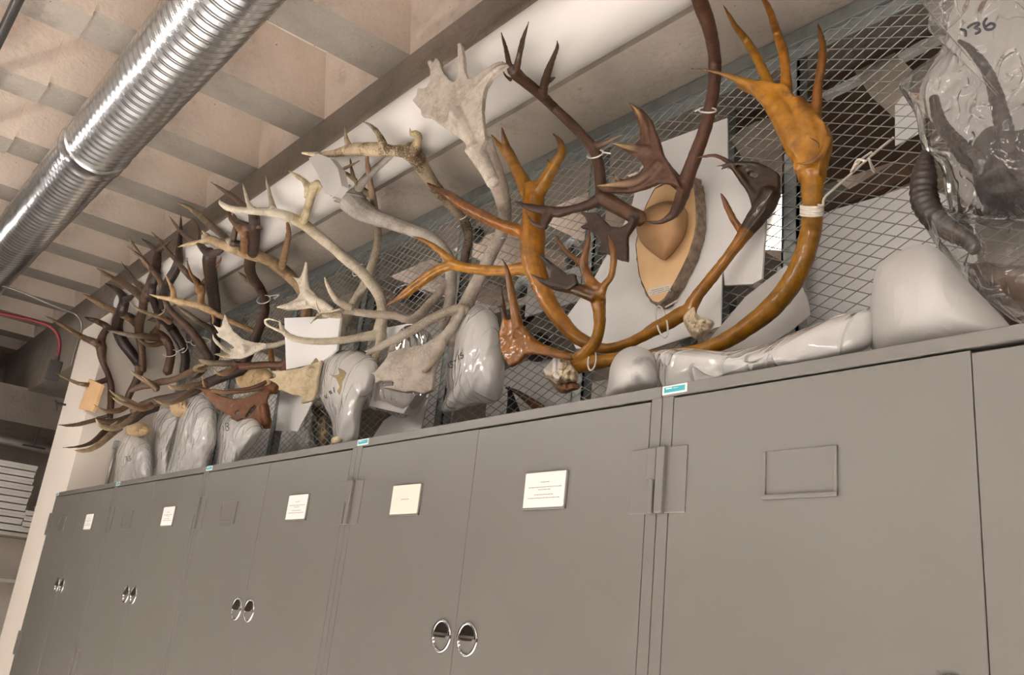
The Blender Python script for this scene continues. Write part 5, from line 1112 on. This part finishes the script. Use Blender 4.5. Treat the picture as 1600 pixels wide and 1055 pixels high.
# lamp hanging inside the cage
def lamp(name, label, p0, p1, zc, w, tubes=2, mat='tube'):
    d = Vector((p1[0] - p0[0], p1[1] - p0[1], 0)); L = d.length; d.normalize(); s = Vector((-d.y, d.x, 0)); c = Vector(((p0[0] + p1[0]) / 2, (p0[1] + p1[1]) / 2, zc))
    t = thing(name, label, 'lamp', c)
    def bar(a0, a1, b0, b1, z0, z1):
        m = MB(); vs = [c + d * a + s * b2 + Vector((0, 0, z_)) for a in (a0, a1) for b2 in (b0, b1) for z_ in (z0, z1)]
        return m.add(vs, [(0, 1, 3, 2), (4, 6, 7, 5), (0, 4, 5, 1), (2, 3, 7, 6), (0, 2, 6, 4), (1, 5, 7, 3)])
    bar(-L / 2, L / 2, -.022, .022, .0, .06).link('housing', 'tray', t, bevel=.004)
    for i in range(tubes):
        b2 = 0 if tubes == 1 else (-w / 4 + i * w / 2)
        MB().tube([(c + d * (-L / 2 + .03) + s * b2, .0165), (c + d * (L / 2 - .03) + s * b2, .0165)], 14, 1).link('lamp_tube', mat, t, smooth=True)
    for a in (-L / 2 + .2, L / 2 - .2): MB().tube([(c + d * a + Vector((0, 0, .09)), .004), (c + d * a + Vector((0, 0, ZS - zc)), .004)], 6, 1).link('hanger', 'steel', t)
    return t
a = at_z(1242, 312, 3.22); b2 = at_z(1216, 388, 3.22)
fx = thing('fluorescent_lamp', 'lit white strip lamp inside the cage, seen through the mesh', 'lamp', (a + b2) / 2)
d = (b2 - a).normalized(); s = Vector((0, 0, 1)).cross(d).normalized()
c0, c1 = a - d * .02, b2 + d * .02
m = MB(); m.prism([c0 - s * .05, c1 - s * .05, c1 + s * .05, c0 + s * .05], [p + Vector((0, 0, .012)) for p in (c0 - s * .05, c1 - s * .05, c1 + s * .05, c0 + s * .05)]); m.link('lit_lens', 'lit', fx)
m = MB(); q = [c0 - s * .07, c1 - s * .07, c1 + s * .07, c0 + s * .07]; m.prism([p + Vector((0, 0, .013)) for p in q], [p + Vector((0, 0, .08)) for p in q]); m.link('housing', 'tray', fx)
for lb_, p0_, p1_, z_ in [('over the aisle in front of the near cabinets', (-1.6, -2.0), (1.6, -2.0), 3.3), ('over the aisle in front of the far cabinets', (-6.6, -2.0), (-3.4, -2.0), 3.3),
        ('added unseen over the next aisle, near end', (-1.0, -4.6), (2.2, -4.6), 3.3), ('added unseen over the next aisle, far end', (-6.0, -4.6), (-2.8, -4.6), 3.3), ('added unseen over the third aisle, near end', (0.0, -7.2), (3.2, -7.2), 3.3), ('added unseen over the third aisle, far end', (-5.0, -7.2), (-1.8, -7.2), 3.3), ('added unseen at the far left end of the aisle', (-9.0, -1.9), (-7.6, -1.9), 3.3), ('at the right end of the room', (4.4, -4.5), (4.4, -1.3), 3.3),  # next and third aisles added to light the ceiling, far left one the boxes
        ('added above the racks, hidden behind the beam', (-5.6, 1.18), (-2.4, 1.18), 4.0), ('added above the right rack, hidden behind the beam', (-1.8, 1.18), (1.4, 1.18), 4.0)]:  # unseen cage lamps added to brighten what lies behind the mesh
    lamp('fluorescent_lamp', 'bare twin tube fluorescent lamp ' + lb_, p0_, p1_, z_, .16, 2, 'added_tube' if p0_[1] > 1 else 'tube')
def area(name, loc, rot, sx, sy, w, col):
    l = bpy.data.lights.new(name, 'AREA'); l.shape = 'RECTANGLE'; l.size = sx; l.size_y = sy; l.energy = w; l.color = lin(col)
    o = bpy.data.objects.new(name, l); COL.objects.link(o); o.location = loc; o.rotation_euler = rot; return o
WARM = '#fffbf6'
for x_ in (-7.6, -4.2, -.8, 2.6):     # unseen louvred lamps added so the floor bounces light to the ceiling
    t = thing('added_louvred_lamp', 'added unseen louvred lamp above the aisle, %s' % {-7.6: 'farthest to the left', -4.2: 'over the far cabinets', -.8: 'over the near cabinets', 2.6: 'farthest to the right'}[x_], 'lamp', (x_, -1.6, 4.0))
    MB().box(x_ - 1.4, x_ + 1.4, -1.75, -1.45, 4.0, 4.08).link('housing', 'tray', t, bevel=.004)
    for y_ in (-1.755, -1.445): MB().box(x_ - 1.4, x_ + 1.4, y_ - .006, y_ + .006, 3.93, 4.08).link('louvre_side', 'tray', t)
    for a_ in (-1.2, 1.2): MB().tube([(Vector((x_ + a_, -1.6, 4.08)), .005), (Vector((x_ + a_, -1.6, ZS)), .005)], 6, 1).link('hanger', 'steel', t)
    l_ = area('added_lamp_light', (x_, -1.6, 3.99), (0, 0, 0), 2.7, .26, 20 if x_ < -7 else 250, WARM); l_.data.spread = math.radians(58)
# ------------------------------------------------------------------ shelves beyond the pier
XS = -9.6
fz = lambda v: at_x(30, v, XS).z
fy = lambda u, v: at_x(u, v, XS).y
sh = thing('storage_shelf', 'cream steel shelf unit beyond the white pier with two boards', 'shelf', (XS - .2, fy(20, 832), 0))
for v in (833, 906): MB().box(XS - .5, XS + .01, fy(-60, v), fy(62, v), fz(v) - .035, fz(v)).link('shelf_board', 'shelf', sh, bevel=.003)
yy = fy(33, 930)
MB().box(XS - .02, XS + .01, yy - .02, yy + .02, 0, fz(836)).link('upright', 'shelf', sh)
m = MB()
zq = fz(840)
while zq > 0: m.box(XS + .009, XS + .0112, yy - .006, yy + .006, zq - .012, zq); zq -= .06
m.link('upright_slots', 'black', sh)
GX = 'flat white boxes stacked on the far shelf'
nb = 10; v0, v1 = 722, 831; z1_, z0_ = fz(v0), fz(v1) ; hh = (z1_ - z0_) / nb
for i in range(nb):
    rnd = random.Random(i); y1_ = fy(46, 780) + rnd.uniform(-.012, .012)
    t = thing('flat_box', ['bottom flat white box of the tall stack on the far shelf', 'flat white box second from the bottom of the tall far stack', 'flat white box third from the bottom of the tall far stack', 'flat white box fourth from the bottom of the tall far stack', 'flat white box fifth from the bottom of the tall far stack', 'flat white box fifth from the top of the tall far stack', 'flat white box fourth from the top of the tall far stack', 'flat white box third from the top of the tall far stack', 'flat white box second from the top of the tall far stack', 'topmost flat white box of the tall stack on the far shelf'][i], 'box', (XS - .2, y1_ - .3, z0_ + hh * i), GX)
    MB().box(XS - .4, XS - .004, y1_ - .62, y1_ - .004, z0_ + hh * i + .001, z0_ + hh * (i + .62)).link('box_base', 'tray', t, bevel=.002)
    MB().box(XS - .404, XS, y1_ - .625, y1_, z0_ + hh * (i + .40), z0_ + hh * (i + .86)).link('lid', 'tray', t, bevel=.003)
v0 = 785; z1_ = fz(v0); nb = 5; hh = (z1_ - z0_) / nb
for i in range(nb):
    ya = fy(37, 810)
    t = thing('flat_box', ['bottom flat white box of the short stack beside the pier', 'flat white box second from the bottom of the short far stack', 'middle flat white box of the short stack beside the pier', 'flat white box second from the top of the short far stack', 'topmost narrow white box of the short stack beside the pier'][i], 'box', (XS - .2, ya + .2, z0_ + hh * i), GX)
    o_ = .09 if i == 4 else 0
    MB().box(XS - .4, XS - .004, ya + .004 + o_, ya + .5, z0_ + hh * i + .001, z0_ + hh * (i + .62)).link('box_base', 'tray', t, bevel=.002)
    MB().box(XS - .404, XS, ya + o_, ya + .505, z0_ + hh * (i + .40), z0_ + hh * (i + .86)).link('lid', 'tray', t, bevel=.003)
MB_ = MB().box(XS - .52, XS - .5, fy(-60, 860), fy(62, 860), 0, fz(840)).link('shelf_back', 'wallpaint', sh)
# ------------------------------------------------------------------ world, exposure
w = bpy.data.worlds.new('world'); SC.world = w; w.use_nodes = True
bg = w.node_tree.nodes['Background']; bg.inputs['Color'].default_value = l4('#fff0e0'); bg.inputs['Strength'].default_value = .05
vs_ = SC.view_settings; vs_.view_transform = 'Standard'; vs_.look = 'None'; vs_.gamma = 1.0; vs_.use_curve_mapping = False; vs_.exposure = 0.0
for o in bpy.data.objects:
    for k_ in ('_o', '_m'):
        if k_ in o: del o[k_]
